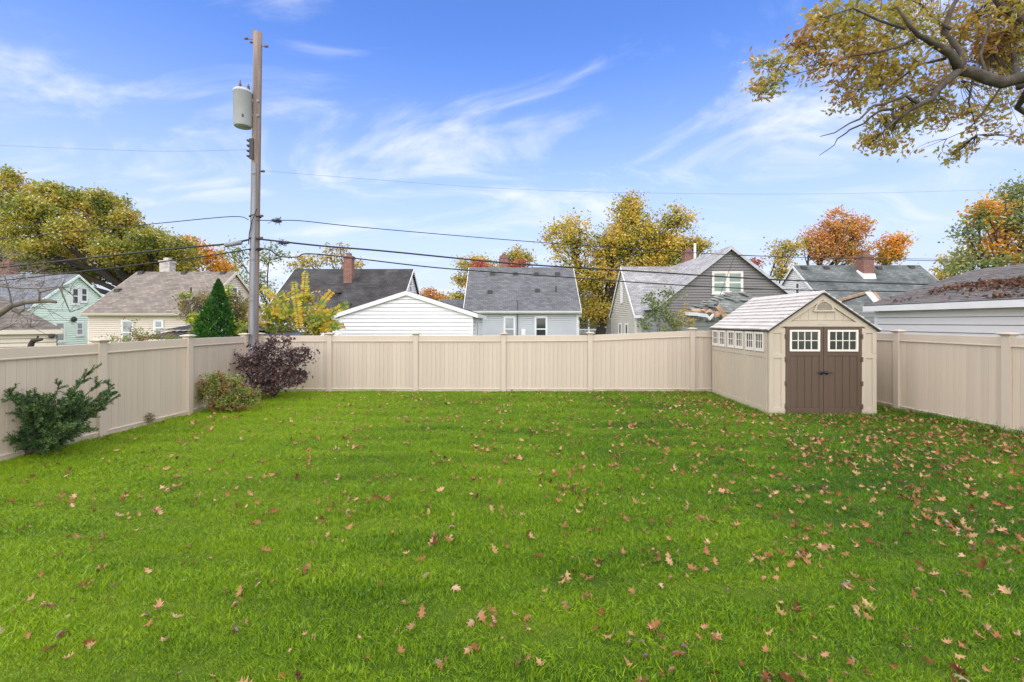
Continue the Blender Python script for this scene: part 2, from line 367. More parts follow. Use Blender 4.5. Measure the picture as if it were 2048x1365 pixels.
# ------------------------------------------------------------------ fences
POST_W = 0.127
bm_ = MB(); w = 0.5; ch = 0.06
prof = [(-w, 0.5), (-w, -0.5 + 0.0), (-w + 0.0, -0.5)]
def board_mesh():
    """unit board: width 1 (x), thickness 1 (y, front = -y), height 1 (z), chamfered front edges"""
    b = MB()
    pr = [(-0.5, 0.5), (-0.5, -0.20), (-0.465, -0.5), (0.465, -0.5), (0.5, -0.20), (0.5, 0.5)]
    n = len(pr); i = [b.pt((x, y, 0)) for x, y in pr]; j = [b.pt((x, y, 1)) for x, y in pr]
    b.f += [i[::-1], j]
    for k in range(n):
        q = (k + 1) % n; b.f.append([i[k], i[q], j[q], j[k]])
    me = bpy.data.meshes.new('board'); me.from_pydata(b.v, [], b.f); me.materials.append(M['vinyl2']); return me
BOARD = board_mesh()
def post_mesh():
    b = MB(); h = POST_W / 2
    b.box(-h, h, -h, h, 0, 1)
    me = bpy.data.meshes.new('post'); me.from_pydata(b.v, [], b.f); me.materials.append(M['vinyl']); return me
POST = post_mesh()
def cap_mesh():
    b = MB()
    rings = [(0.067, 0.0), (0.070, 0.012), (0.104, 0.040), (0.108, 0.046), (0.108, 0.054), (0.085, 0.066), (0.03, 0.078), (0.004, 0.081)]
    ids = [[b.pt((sx * r, sy * r, z)) for sx, sy in ((-1, -1), (1, -1), (1, 1), (-1, 1))] for r, z in rings]
    b.f.append(ids[0][::-1]); b.f.append(ids[-1])
    for k in range(len(ids) - 1):
        for q in range(4):
            r = (q + 1) % 4; b.f.append([ids[k][q], ids[k][r], ids[k + 1][r], ids[k + 1][q]])
    me = bpy.data.meshes.new('post_cap'); me.from_pydata(b.v, [], b.f); me.materials.append(M['vinyl']); return me
CAP = cap_mesh()

def fence(name, label, pts, skip=(), base_z=0.0, side=-1):
    """pts: (x, y, height of rail top); side: which way the good face looks (in board frame)"""
    root = empty(name, (pts[0][0], pts[0][1], 0), label, 'fence')
    inv = wm(root).inverted()
    def add(o, par=root):
        COL.objects.link(o); o.parent = par
        o.matrix_parent_inverse = wm(par).inverted(); return o
    for k, p in enumerate(pts):
        if len(p) > 3 and p[3] == 'nopost': continue
        a = pts[max(k - 1, 0)]; c = pts[min(k + 1, len(pts) - 1)]
        ang = math.atan2(c[1] - a[1], c[0] - a[0])
        po = bpy.data.objects.new('post', POST); po.location = (p[0], p[1], -0.05); po.rotation_euler.z = ang; po.scale = (1, 1, p[2] + 0.06)
        add(po)
        ca = bpy.data.objects.new('post_cap', CAP); ca.location = (p[0], p[1], p[2] + 0.008); ca.rotation_euler.z = ang + random.uniform(-.02, .02)
        add(ca, po)
    for k in range(len(pts) - 1):
        if k in skip: continue
        a, c = pts[k], pts[k + 1]
        A = Vector((a[0], a[1], 0)); Cc = Vector((c[0], c[1], 0)); d = Cc - A; Ln = d.length; d.normalize(); ang = math.atan2(d.y, d.x)
        nrm = Vector((-d.y, d.x, 0)) * (1 if side > 0 else -1)          # towards the yard
        e0, e1 = POST_W / 2, Ln - POST_W / 2
        z = lambda s: a[2] + (c[2] - a[2]) * s / Ln
        # rails: extruded profile following the rake
        def rail(nm, zl0, zl1, prof):
            mb = MB()
            p0 = [A + d * e0 + nrm * n_ + Vector((0, 0, zl0 + q)) for n_, q in prof]
            p1 = [A + d * e1 + nrm * n_ + Vector((0, 0, zl1 + q)) for n_, q in prof]
            mb.hull(p0, p1); return mb.build(nm, M['vinyl'], root, recalc=True)
        rail('top_rail', z(e0), z(e1), [(-.03, -.17), (.038, -.17), (.040, -.153), (.028, -.145), (.028, -.004), (.022, 0), (-.022, 0), (-.03, -.004)])
        rail('bottom_rail', 0, 0, [(-.03, .02), (.03, .02), (.03, .085), (.041, .092), (.040, .108), (.02, .116), (-.03, .116)])
        nb = max(2, int(round((e1 - e0) / 0.121))); bw = (e1 - e0) / nb
        for q in range(nb):
            s = e0 + (q + 0.5) * bw
            bo = bpy.data.objects.new('board', BOARD)
            pos = A + d * s + nrm * random.uniform(-0.0015, 0.0015)
            bo.location = (pos.x, pos.y, 0.10); bo.rotation_euler.z = ang + (math.pi if side > 0 else 0) + random.uniform(-.012, .012)
            bo.scale = (bw * 0.994, 0.018, z(s) - 0.16 - 0.10)
            add(bo)
    return root

FB = 12.57
def bx(px): return (px - CX) * FB / FPX
left_pts = [(-7.35, 3.9, 1.60), (-7.20, 5.78, 1.60), (-6.99, 7.64, 1.60), (-6.79, 9.43, 1.62), (-7.08, 11.9, 1.585)]
fence('left_fence', 'tan vinyl board fence along the yard beside the dark green yew', left_pts, side=-1)
back_pts = [(-7.0, 12.5, 1.58), (bx(660), FB, 1.585), (bx(832), FB, 1.585), (bx(1007), FB, 1.585), (bx(1180), FB, 1.60), (bx(1384), FB, 1.72), (bx(1540), FB + 0.02, 1.70), (8.6, FB + 0.03, 1.70)]
fence('back_fence', 'tan vinyl board fence across the end of the lawn below the white garage', back_pts, side=-1)
right_pts = [(8.6, FB + 0.03 - 0.12, 1.70, 'nopost'), (8.60, 10.02, 1.71), (8.77, 7.95, 1.70), (8.9, 5.9, 1.70)]
fence('right_fence', 'tan vinyl board fence running forward from behind the shed', right_pts, side=-1)

# ------------------------------------------------------------------ shed
def build_shed():
    a = R(2.0); O = Vector((5.44, 9.53, 0)); U = Vector((math.cos(a), -math.sin(a), 0)); V = Vector((math.sin(a), math.cos(a), 0)); Z = Vector((0, 0, 1))
    root = empty('storage_shed', O, 'tan resin garden shed with brown double doors and pale shingled roof', 'shed')
    W, Ln, EV, RZ = 2.21, 2.90, 1.83, 2.60
    mbs = lambda: MB(O, U, V, Z)
    floor = mbs().box(0.04, W - 0.04, 0.04, Ln - 0.02, 0.0, 0.05).build('floor', M['dark'], root)
    # front face (v = 0) pieces
    def pillar(u0, u1):
        w_ = mbs(); w_.box(u0, u1, 0.0, 0.05, 0, EV)
        o = w_.build('front_pillar', M['shed'], root, bevel=0.006)
        um0, um1 = u0 + 0.085, u1 - 0.085
        t = mbs()                                        # raised frame round two recessed fields
        for (c0, c1) in ((0.0, 0.16), (1.20, 1.30), (EV - 0.10, EV)):
            t.box(u0, u1, -0.018, 0.0, c0, c1)
        for (c0, c1) in ((0.16, 1.20), (1.30, EV - 0.10)):
            t.box(u0, um0, -0.018, 0.0, c0, c1); t.box(um1, u1, -0.018, 0.0, c0, c1)
        t.build('pillar_trim', M['shed'], o, bevel=0.005)
    pillar(0.0, 0.335); pillar(W - 0.30, W)
    d0, d1, DT = 0.345, W - 0.31, 1.865
    # gable
    g = mbs(); g.poly([(0.02, 0.03, EV), (W - 0.02, 0.03, EV), (W / 2, 0.03, RZ - 0.03)]); g.poly([(0.02, 0.05, EV), (W / 2, 0.05, RZ - 0.03), (W - 0.02, 0.05, EV)])
    gb = g.build('gable', M['shed'], root)
    nb = 9
    for k in range(nb):                                  # vertical gable boards
        u0 = 0.30 + k * (W - 0.60) / nb; u1 = u0 + (W - 0.60) / nb - 0.006
        zt = lambda u: EV + (RZ - EV) * (1 - abs(u - W / 2) / (W / 2)) - 0.13
        mid = W / 2
        z0 = 1.985 + 0.02 * math.sin(math.pi * (u0 + u1) / 2 / W)
        pts = [(u0, z0), (u1, z0), (u1, max(z0 + .002, zt(u1))), (u0, max(z0 + .002, zt(u0)))]
        if u0 < mid < u1: pts = [(u0, z0), (u1, z0), (u1, zt(u1)), (mid, zt(mid)), (u0, zt(u0))]
        mb = mbs(); mb.hull([(u, 0.028, c) for u, c in pts], [(u, 0.016, c) for u, c in pts]); mb.build('gable_board', M['shed'], gb, recalc=True)
    # rake trim and header
    for sgn in (-1, 1):
        ue = W / 2 + sgn * W / 2; th = 0.115
        pts = [(ue, EV - 0.0), (W / 2, RZ - 0.025), (W / 2, RZ - 0.025 - th * 1.25), (ue - sgn * 0.22, EV + 0.0)]
        mb = mbs(); mb.hull([(u, 0.03, c) for u, c in pts], [(u, -0.02, c) for u, c in pts]); mb.build('rake_trim', M['shed'], root, recalc=True)
    n = 14; top = []; bot = []
    for k in range(n + 1):
        u = 0.20 + (W - 0.40) * k / n; top.append((u, 1.945 + 0.045 * math.sin(math.pi * k / n))); bot.append((u, DT + 0.004))
    pts = bot + top[::-1]
    mb = mbs(); mb.hull([(u, 0.04, c) for u, c in pts], [(u, -0.026, c) for u, c in pts]); hd = mb.build('door_header', M['shed'], root, recalc=True)
    mb = mbs(); mb.fr(O + U * (W / 2 + 0.0) + Z * 1.922 - V * 0.026, U, Z, -V)     # small oval badge
    mb.hull([(0.115 * math.cos(t), 0.022 * math.sin(t), 0) for t in np.linspace(0, 2 * math.pi, 20, endpoint=False)],
            [(0.105 * math.cos(t), 0.017 * math.sin(t), 0.006) for t in np.linspace(0, 2 * math.pi, 20, endpoint=False)])
    mb.build('oval_badge', mat_plain('badge', (0.42, 0.42, 0.34), 0.5), hd, recalc=True)
    # half round gable vent
    vc = W / 2 + 0.035
    arc = [(vc + 0.205 * math.cos(t), 2.20 + 0.215 * math.sin(t)) for t in np.linspace(0, math.pi, 15)]
    arc2 = [(vc + 0.165 * math.cos(t), 2.225 + 0.165 * math.sin(t)) for t in np.linspace(0, math.pi, 15)]
    mb = mbs()
    for k in range(14):
        q = [arc[k], arc[k + 1], arc2[k + 1], arc2[k]]
        mb.hull([(u, 0.02, c) for u, c in q], [(u, -0.022, c) for u, c in q])
    mb.box(vc - 0.225, vc + 0.225, -0.03, 0.02, 2.185, 2.225)
    gv = mb.build('gable_vent', M['shed'], root, recalc=True)
    mb = mbs(); mb.poly([(u, 0.008, c) for u, c in arc2]); mb.build('vent_recess', M['dark'], gv)
    for k in range(7):
        c = 2.235 + k * 0.021; hw = math.sqrt(max(0, 0.163 ** 2 - (c - 2.225 + .01) ** 2))
        mb = mbs(); mb.hull([(vc - hw, 0.006, c + .012), (vc + hw, 0.006, c + .012), (vc + hw, 0.006, c + .016), (vc - hw, 0.006, c + .016)],
                            [(vc - hw, -0.012, c), (vc + hw, -0.012, c), (vc + hw, -0.012, c + .005), (vc - hw, -0.012, c + .005)])
        mb.build('louver', M['shed'], gv, recalc=True)
    # doors
    dw = (d1 - d0) / 2 - 0.004
    for k in range(2):
        u0 = d0 + k * (dw + 0.008); u1 = u0 + dw
        dr = mbs().box(u0, u1, 0.0, 0.03, 0.01, DT).build('door', M['door'], root, bevel=0.005)
        t = mbs(); s = 0.085
        t.box(u0, u0 + s, -0.018, 0, 0.01, DT); t.box(u1 - s, u1, -0.018, 0, 0.01, DT)
        t.box(u0 + s, u1 - s, -0.018, 0, 0.01, 0.155); t.box(u0 + s, u1 - s, -0.018, 0, 1.25, 1.335); t.box(u0 + s, u1 - s, -0.018, 0, DT - 0.06, DT)
        t.build('door_frame', M['door'], dr, bevel=0.004)
        bw = (u1 - u0 - 2 * s) / 4
        for q in range(4):
            mbs().box(u0 + s + q * bw + .004, u0 + s + (q + 1) * bw - .004, -0.010, 0, 0.158, 1.247).build('door_board', M['door'], dr, bevel=0.004)
        # window
        wu0, wu1, c0, c1 = u0 + 0.075, u1 - 0.075, 1.345, 1.80
        t = mbs(); f = 0.042
        t.box(wu0, wu0 + f, -0.034, -0.002, c0, c1); t.box(wu1 - f, wu1, -0.034, -0.002, c0, c1); t.box(wu0 + f, wu1 - f, -0.034, -0.002, c0, c0 + f); t.box(wu0 + f, wu1 - f, -0.034, -0.002, c1 - f, c1)
        iw = (wu1 - wu0 - 2 * f) / 4; ih = (c1 - c0 - 2 * f) / 2
        for q in range(1, 4): t.box(wu0 + f + q * iw - .009, wu0 + f + q * iw + .009, -0.026, -0.002, c0 + f, c1 - f)
        t.box(wu0 + f, wu1 - f, -0.027, -0.003, c0 + f + ih - .009, c0 + f + ih + .009)
        t.build('window_frame', M['cream'], dr, bevel=0.003)
        for q in range(4):
            for r_ in range(2):
                mbs().box(wu0 + f + q * iw + .010, wu0 + f + (q + 1) * iw - .010, -0.013, -0.009, c0 + f + r_ * ih + .010, c0 + f + (r_ + 1) * ih - .010).build('pane', M['pane'], dr)
        # hinges
        for hz_ in (1.66, 1.18, 0.67, 0.19):
            uh = u0 if k == 0 else u1
            mb = mbs(); mb.box(uh - 0.028, uh + 0.028, -0.030, -0.017, hz_ - 0.05, hz_ + 0.05); mb.box(uh - 0.01, uh + 0.01, -0.040, -0.028, hz_ - 0.045, hz_ + 0.045)
            mb.build('hinge', M['door'], dr, bevel=0.003)
        # handle: rosette and lever
        uh = u1 - 0.045 if k == 0 else u0 + 0.045
        mb = MB(O + U * uh + Z * 0.90 - V * 0.018, U, Z, -V); mb.lathe([(0.045, 0), (0.045, 0.008), (0.03, 0.014), (0.015, 0.018), (0.015, 0.045), (0.004, 0.047)], 16)
        sg = -1 if k == 0 else 1
        mb.tube([(0, 0, .04), (sg * 0.05, 0.004, .045), (sg * 0.115, -0.004, .043)], [0.011, 0.010, 0.006], 8)
        mb.build('handle', M['black'], dr, recalc=True, smooth=True)
    # side walls
    for side in (0, 1):
        uo = 0.0 if side == 0 else W; sg = -1 if side == 0 else 1
        F = lambda: MB(O + U * uo, V, Z, U * sg)           # a along the wall, b up, c outwards
        wl = F(); wl.box(0.05, Ln, 0, EV, -0.05, 0); sw = wl.build('side_wall', M['shed'], root)
        npn = 3; pw = (Ln - 0.10) / npn
        for k in range(npn):
            a0 = 0.06 + k * pw; a1 = a0 + pw
            t = F(); t.box(a0, a0 + 0.085, 0, EV, 0, 0.02); 
            if k == npn - 1: t.box(a1 - 0.05, a1 + 0.03, 0, EV, 0, 0.02)
            t.box(a0 + 0.085, a1, 0, 0.14, 0, 0.022); t.box(a0 + 0.085, a1, 1.20, 1.29, 0, 0.02); t.box(a0 + .085, a1, 1.76, EV, 0, 0.02)
            pn = t.build('wall_panel', M['shed'], root, bevel=0.005)
            nb = 6; bw = (pw - 0.085) / nb
            for q in range(nb):
                F().box(a0 + .085 + q * bw + .003, a0 + .085 + (q + 1) * bw - .003, 0.142, 1.198, 0, 0.010).build('wall_board', M['shed'], pn, bevel=0.003)
            ww = (pw - 0.085 - 0.10) / 2
            for q in range(2):
                b0 = a0 + 0.115 + q * (ww + 0.05); b1 = b0 + ww; c0, c1 = 1.325, 1.745; f = 0.045
                t = F(); t.box(b0, b0 + f, c0, c1, 0, .032); t.box(b1 - f, b1, c0, c1, 0, .032); t.box(b0 + f, b1 - f, c0, c0 + f + .02, 0, .032); t.box(b0 + f, b1 - f, c1 - f, c1, 0, .032)
                iw = (b1 - b0 - 2 * f) / 3; ih = (c1 - c0 - 2 * f - .02) / 2
                for z_ in (1, 2): t.box(b0 + f + z_ * iw - .008, b0 + f + z_ * iw + .008, c0 + f + .02, c1 - f, 0, .024)
                t.box(b0 + f, b1 - f, c0 + f + .02 + ih - .008, c0 + f + .02 + ih + .008, 0, .025)
                t.build('window_frame', M['cream'], pn)
                F().box(b0 + f, b1 - f, c0 + f + .02, c1 - f, 0.002, 0.010).build('pane', M['pane_brown'], pn)
    mbs().box(0, W, Ln - 0.05, Ln, 0, EV).build('rear_wall', M['shed'], root)
    g = mbs(); g.poly([(0.02, Ln - .01, EV), (W - 0.02, Ln - .01, EV), (W / 2, Ln - .01, RZ - 0.03)]); g.build('rear_gable', M['shed'], root)
    # roof: two slopes, three panels each, ten shingle courses
    for side in (0, 1):
        ue = -0.05 if side == 0 else W + 0.05; ze = EV - 0.045
        top = Vector((W / 2, 0, RZ)); eav = Vector((ue, 0, ze)); sl = (top - eav); SL = sl.length; sl.normalize()
        nrm = Vector((-sl.z, 0, sl.x)) * (1 if side == 0 else -1)
        if nrm.z < 0: nrm = -nrm
        wv = lambda p: O + U * p.x + V * p.y + Z * p.z
        F = lambda: MB(wv(eav), V, (U * sl.x + Z * sl.z), (U * nrm.x + Z * nrm.z))
        edge = F(); edge.box(-0.07, Ln + 0.05, -0.005, SL, -0.03, 0.0); rf = edge.build('roof', M['shed_edge'], root)
        nc = 10; cw = SL / nc; pnl = (Ln + 0.115) / 3
        for k in range(3):
            for q in range(nc):
                a0 = -0.066 + k * pnl + .004; a1 = a0 + pnl - .008
                mb = F(); seg = 5
                lo = []; hi = []
                for s in range(seg + 1):                 # gently scalloped course edge
                    aa = a0 + (a1 - a0) * s / seg; wob = random.uniform(-0.006, 0.006)
                    lo.append((aa, q * cw + 0.004 + wob)); hi.append((aa, (q + 1) * cw + 0.02 if q < nc - 1 else SL))
                for s in range(seg):
                    h0 = 0.032 + random.uniform(0, .006)
                    mb.hull([(lo[s][0], lo[s][1], .001), (lo[s + 1][0], lo[s + 1][1], .001), (hi[s + 1][0], hi[s + 1][1], .001), (hi[s][0], hi[s][1], .001)],
                            [(lo[s][0], lo[s][1], h0), (lo[s + 1][0], lo[s + 1][1], h0), (hi[s + 1][0], hi[s + 1][1], .006), (hi[s][0], hi[s][1], .006)])
                mb.build('shingle_course', M['shed_roof'], rf, recalc=True)
    mb = mbs(); mb.prism([(-0.066, 0), (Ln + 0.05, 0), (Ln + .05, 0.001), (-0.066, 0.001)], W / 2 - .001, W / 2 + .001)
    rc = mbs(); rc.hull([(W / 2 - .06, -0.07, RZ - .022), (W / 2 + .06, -0.07, RZ - .022), (W / 2, -0.07, RZ + .03)], [(W / 2 - .06, Ln + .05, RZ - .022), (W / 2 + .06, Ln + .05, RZ - .022), (W / 2, Ln + .05, RZ + .03)])
    rc.build('ridge_cap', M['shed_roof'], root, recalc=True)
M['pane'] = mat_glass('shed_pane', (0.035, 0.045, 0.038), 0.12)
M['pane_brown'] = mat_glass('shed_side_pane', (0.035, 0.022, 0.018), 0.5)
build_shed()

# ------------------------------------------------------------------ buildings
def siding(mb, O, A, n, u0, u1, z0, z1, pitch, clip=None, lap=0.036, slot=0.024):
    """lapped boards on a wall: O origin, A direction along, n outward normal"""
    mb.fr(O, A, n, (0, 0, 1)); z = z0; out = []
    while z < z1 - 1e-4:
        zt = min(z + pitch, z1)
        l0, r0 = (u0, u1) if clip is None else clip(z)
        l1, r1 = (u0, u1) if clip is None else clip(zt)
        if r0 - l0 > 0.02:
            if r1 < l1: l1 = r1 = (l1 + r1) / 2
            sl_ = min(slot, (zt - z) * .4)                # open shadow gap under the next board
            mb.poly([(l0, lap, z), (r0, lap, z), (r1, 0.006, zt - sl_), (l1, 0.006, zt - sl_)])
            mb.poly([(l0, -0.02, z), (r0, -0.02, z), (r0, lap, z), (l0, lap, z)])
        z = zt

def window(parent, O, A, n, w, h, glass, frame='white', casing=0.09, double=True, split=0.5):
    """O: lower-left outer corner on the wall; parts: window (> pane, sash)"""
    b = MB(O, A, (0, 0, 1), n); c = casing
    b.box(0, c, 0, h, 0, .05); b.box(w - c, w, 0, h, 0, .05); b.box(c, w - c, 0, c, 0, .055); b.box(c, w - c, h - c, h, 0, .05); b.box(-0.03, w + .03, -0.05, 0, 0, .075)
    o = b.build('window', M[frame], parent)
    s = 0.04; m_ = c + (h - 2 * c) * split
    b = MB(O, A, (0, 0, 1), n)
    spans = [(c, m_), (m_, h - c)] if double else [(c, h - c)]
    for (q0, q1) in spans:
        b.box(c, c + s, q0, q1, 0, .035); b.box(w - c - s, w - c, q0, q1, 0, .035); b.box(c + s, w - c - s, q0, q0 + s, 0, .035); b.box(c + s, w - c - s, q1 - s, q1, 0, .035)
    b.build('sash', M[frame], o)
    for (q0, q1) in spans:
        MB(O, A, (0, 0, 1), n).box(c + s, w - c - s, q0 + s, q1 - s, .015, .022).build('pane', M[glass], o)
    return o

def house(name, label, cat, axis, s0, s1, t0, t1, ze, zr, wall, roof, trim='white', pitch=0.12, ov=0.18, ev=0.30, boards=False, gutter=True, corner=True, faces=None):
    """gabled building: ridge along s, eaves at t0 and t1.  axis 'x': s = world x, t = world y; 'y': the other way round."""
    if axis == 'x': W2 = lambda s, t, z=0: Vector((s, t, z)); S, T = Vector((1, 0, 0)), Vector((0, 1, 0))
    else: W2 = lambda s, t, z=0: Vector((t, s, z)); S, T = Vector((0, 1, 0)), Vector((1, 0, 0))
    root = empty(name, W2((s0 + s1) / 2, (t0 + t1) / 2), label, cat)
    Zv = Vector((0, 0, 1)); tm = (t0 + t1) / 2; sl = (zr - ze) / (tm - t0)
    ze_w = ze                                            # underside of roof at the wall
    wm_ = M[wall]
    specs = []                                           # (origin, along, normal, length, gable?)
    specs.append((W2(s0, t0), S, -T, s1 - s0, False)); specs.append((W2(s0, t1), S, T, s1 - s0, False))
    specs.append((W2(s0, t0), T, -S, t1 - t0, True)); specs.append((W2(s1, t0), T, S, t1 - t0, True))
    core = MB(); half = (t1 - t0) / 2
    prof = [(t0 + .03, 0), (t1 - .03, 0), (t1 - .03, ze_w), (tm, zr - .05), (t0 + .03, ze_w)]
    core.hull([W2(s0 + .03, t, z) for t, z in prof], [W2(s1 - .03, t, z) for t, z in prof])
    body = core.build('wall', wm_, root, recalc=True)
    if not boards:
        mb = MB()
        for (O, A, n, Ln, gab) in specs:
            clip = (lambda z, Ln=Ln: (0, Ln) if z <= ze_w else (((z - ze_w) / sl), Ln - (z - ze_w) / sl)) if gab else None
            siding(mb, O, A, n, 0, Ln, 0.0, (zr - .06) if gab else ze_w, pitch, clip)
        mb.build('siding', wm_, root)
    else:
        for (O, A, n, Ln, gab) in specs:
            z = 0.3
            top = (zr - .06) if gab else ze_w
            while z < top - 1e-3:
                zt = min(z + pitch, top); mb = MB()
                clip = (lambda q, Ln=Ln: (0, Ln) if q <= ze_w else (((q - ze_w) / sl), Ln - (q - ze_w) / sl)) if gab else None
                siding(mb, O, A, n, 0, Ln, z, zt, pitch, clip, lap=0.036, slot=0.02)
                if mb.f: mb.build('siding_board', wm_, body)
                z = zt
    if corner:
        for s in (s0, s1):
            for t in (t0, t1):
                ds = .09 * (1 if s == s0 else -1); dt = .09 * (1 if t == t0 else -1)
                mb = MB((0, 0, 0), S, T, Zv)
                e = .025
                sa, sb = sorted((s - (e if s == s0 else -e), s + ds)); ta, tb = sorted((t - (e if t == t0 else -e), t + dt))
                mb.box(sa, sb, ta, tb, 0, ze_w - .02).build('corner_trim', M[trim], root)
    th = 0.10
    roofs = []
    for q, (te, sg) in enumerate(((t0, -1), (t1, 1))):
        to = te + sg * ev; zo = ze - sl * ev
        pr = [(to, zo), (tm, zr), (tm, zr + th), (to, zo + th)]
        mb = MB(); mb.hull([W2(s0 - ov, t, z) for t, z in pr], [W2(s1 + ov, t, z) for t, z in pr])
        roofs.append(mb.build('roof', M[roof], root, recalc=True))
        mb = MB(); zf = zo + th * .85
        f0, f1 = sorted((to + sg * .002, to + sg * .03))
        mb.fr((0, 0, 0), S, T, Zv).box(s0 - ov, s1 + ov, f0, f1, zf - .17, zf - .005).build('fascia', M[trim], root)
        if gutter:
            g0 = to + sg * .032
            pr = [(g0, zf - .02), (g0, zf - .12), (g0 + sg * .07, zf - .12), (g0 + sg * .11, zf - .02), (g0 + sg * .10, zf - .02), (g0 + sg * .065, zf - .108), (g0 + sg * .01, zf - .108), (g0 + sg * .01, zf - .02)]
            mb = MB(); mb.hull([W2(s0 - ov, t, z) for t, z in pr], [W2(s1 + ov, t, z) for t, z in pr]); mb.build('gutter', M[trim], root, recalc=True)
        for s, sd in ((s0 - ov, -1), (s1 + ov, 1)):      # rake boards
            pr = [(to, zo + th - .012), (tm, zr + th - .012), (tm, zr - .10), (to, zo - .09)]
            a_, b_ = s + sd * .002, s + sd * .035
            mb = MB(); mb.hull([W2(a_, t, z) for t, z in pr], [W2(b_, t, z) for t, z in pr]); mb.build('rake_board', M[trim], root, recalc=True)
    root['_'] = 0
    del root['_']
    return root, roofs, dict(W2=W2, sl=sl, tm=tm, th=th)

def chimney(parent, c, w, d, z0, z1, mat='brick_red', flash=None, pot=True):
    mb = MB().box(c[0] - w / 2, c[0] + w / 2, c[1] - d / 2, c[1] + d / 2, z0, z1); mb.box(c[0] - w / 2 - .04, c[0] + w / 2 + .04, c[1] - d / 2 - .04, c[1] + d / 2 + .04, z1 - .16, z1)
    if pot: mb.box(c[0] - w * .25, c[0] + w * .25, c[1] - d * .25, c[1] + d * .25, z1, z1 + .22)
    o = mb.build('chimney', M[mat], parent)
    return o
def roof_vent(parent, p, w=0.36, kind='box'):
    if kind == 'box':
        mb = MB(p).hull([(-w / 2, -.16, -.12), (w / 2, -.16, -.12), (w / 2, .16, 0.05), (-w / 2, .16, 0.05)], [(-w / 2 + .03, -.14, .12), (w / 2 - .03, -.14, .12), (w / 2 - .03, .14, .17), (-w / 2 + .03, .14, .17)])
    elif kind == 'turtle':
        mb = MB(p).lathe([(0.30, -.2), (0.30, 0.02), (0.42, .05), (0.40, .13), (0.25, .19), (0.02, .22)], 16)
    else:
        mb = MB(p).lathe([(0.05, -.2), (0.05, .42), (0.03, .42)], 10)
    return mb.build('roof_vent', M['vent'], parent, recalc=True)

def on_slope(px, py, Y0, Z0, Y1, Z1, lift=0.05):
    """point of the slope (eave Y0,Z0 to ridge Y1,Z1) seen at a pixel"""
    k = (Z1 - Z0) / (Y1 - Y0); r = (HY - py) / FPX
    D = (CAM_H - Z0 + k * Y0) / (k - r)
    q = P(px, py, D); q.z += lift; return q

M['roof_beige'] = mat_shingle('brown_grey_shingles', (0.215, 0.188, 0.160), streak=0.18)
M['roof_dark'] = mat_shingle('charcoal_shingles', (0.062, 0.060, 0.060), streak=0.35)
M['roof_grey'] = mat_shingle('slate_grey_shingles', (0.135, 0.14, 0.148), streak=0.10)
M['roof_pale'] = mat_shingle('pale_grey_shingles', (0.30, 0.30, 0.30), streak=0.15)
M['roof_paleY'] = mat_shingle('pale_grey_shingles_cross', (0.36, 0.36, 0.36), axis='Y', streak=0.15)
M['roof_green'] = mat_shingle('green_grey_shingles', (0.125, 0.14, 0.135), streak=0.40)
M['roof_torn'] = mat_shingle('torn_green_grey_shingles', (0.20, 0.215, 0.20), streak=0.3)
M['roof_blue'] = mat_shingle('blue_grey_shingles', (0.17, 0.18, 0.20), streak=0.2)
M['roof_garage'] = mat_plain('weathered_shingle', (0.155, 0.145, 0.138), 0.95, 0.25, 7, bump=0.7, bscale=60, dirt=((0.08, 0.07, 0.065), 0.5), stretch=(1, .5, 1))
M['roof_garageY'] = mat_shingle('garage_shingles', (0.15, 0.14, 0.132), axis='Y', streak=0.25)
M['roof_hip'] = mat_shingle('hip_brown_shingles', (0.18, 0.16, 0.14), streak=0.25)
M['w_beige'] = mat_plain('cream_siding', (0.66, 0.585, 0.475), 0.55, 0.04, 1, dirt=((0.45, 0.40, 0.3), 0.3))
M['w_mint'] = mat_plain('mint_siding', (0.72, 0.86, 0.75), 0.55, 0.04, 1)
M['w_grey'] = mat_plain('pale_grey_siding', (0.50, 0.525, 0.53), 0.5, 0.04, 1)
M['w_dark'] = mat_plain('dark_grey_siding', (0.175, 0.168, 0.160), 0.5, 0.06, 1)
M['w_tan'] = mat_plain('putty_siding', (0.54, 0.51, 0.43), 0.55, 0.05, 1)
M['w_green'] = mat_plain('grey_green_siding', (0.24, 0.255, 0.235), 0.6, 0.08, 1)
M['trim_grey'] = mat_plain('grey_trim', (0.42, 0.43, 0.44), 0.5)

# white garage, ridge along y, gable towards the camera
gw, rfs, inf = house('detached_garage', 'white lap sided garage with low gable right behind the back fence', 'garage', 'y', 19.6, 26.0, -7.45, -1.72, 2.30, 3.22, 'white_siding', 'roof_dark', pitch=0.165, ov=0.10, ev=0.22, boards=True, gutter=False)
MB().box(-1.715, -1.66, 21.2, 22.1, 0.05, 2.1).build('side_door', M['white'], gw)
MB().box(-1.66, -1.655, 21.45, 21.6, 0.3, 1.95).build('door_slot', M['dark'], gw)
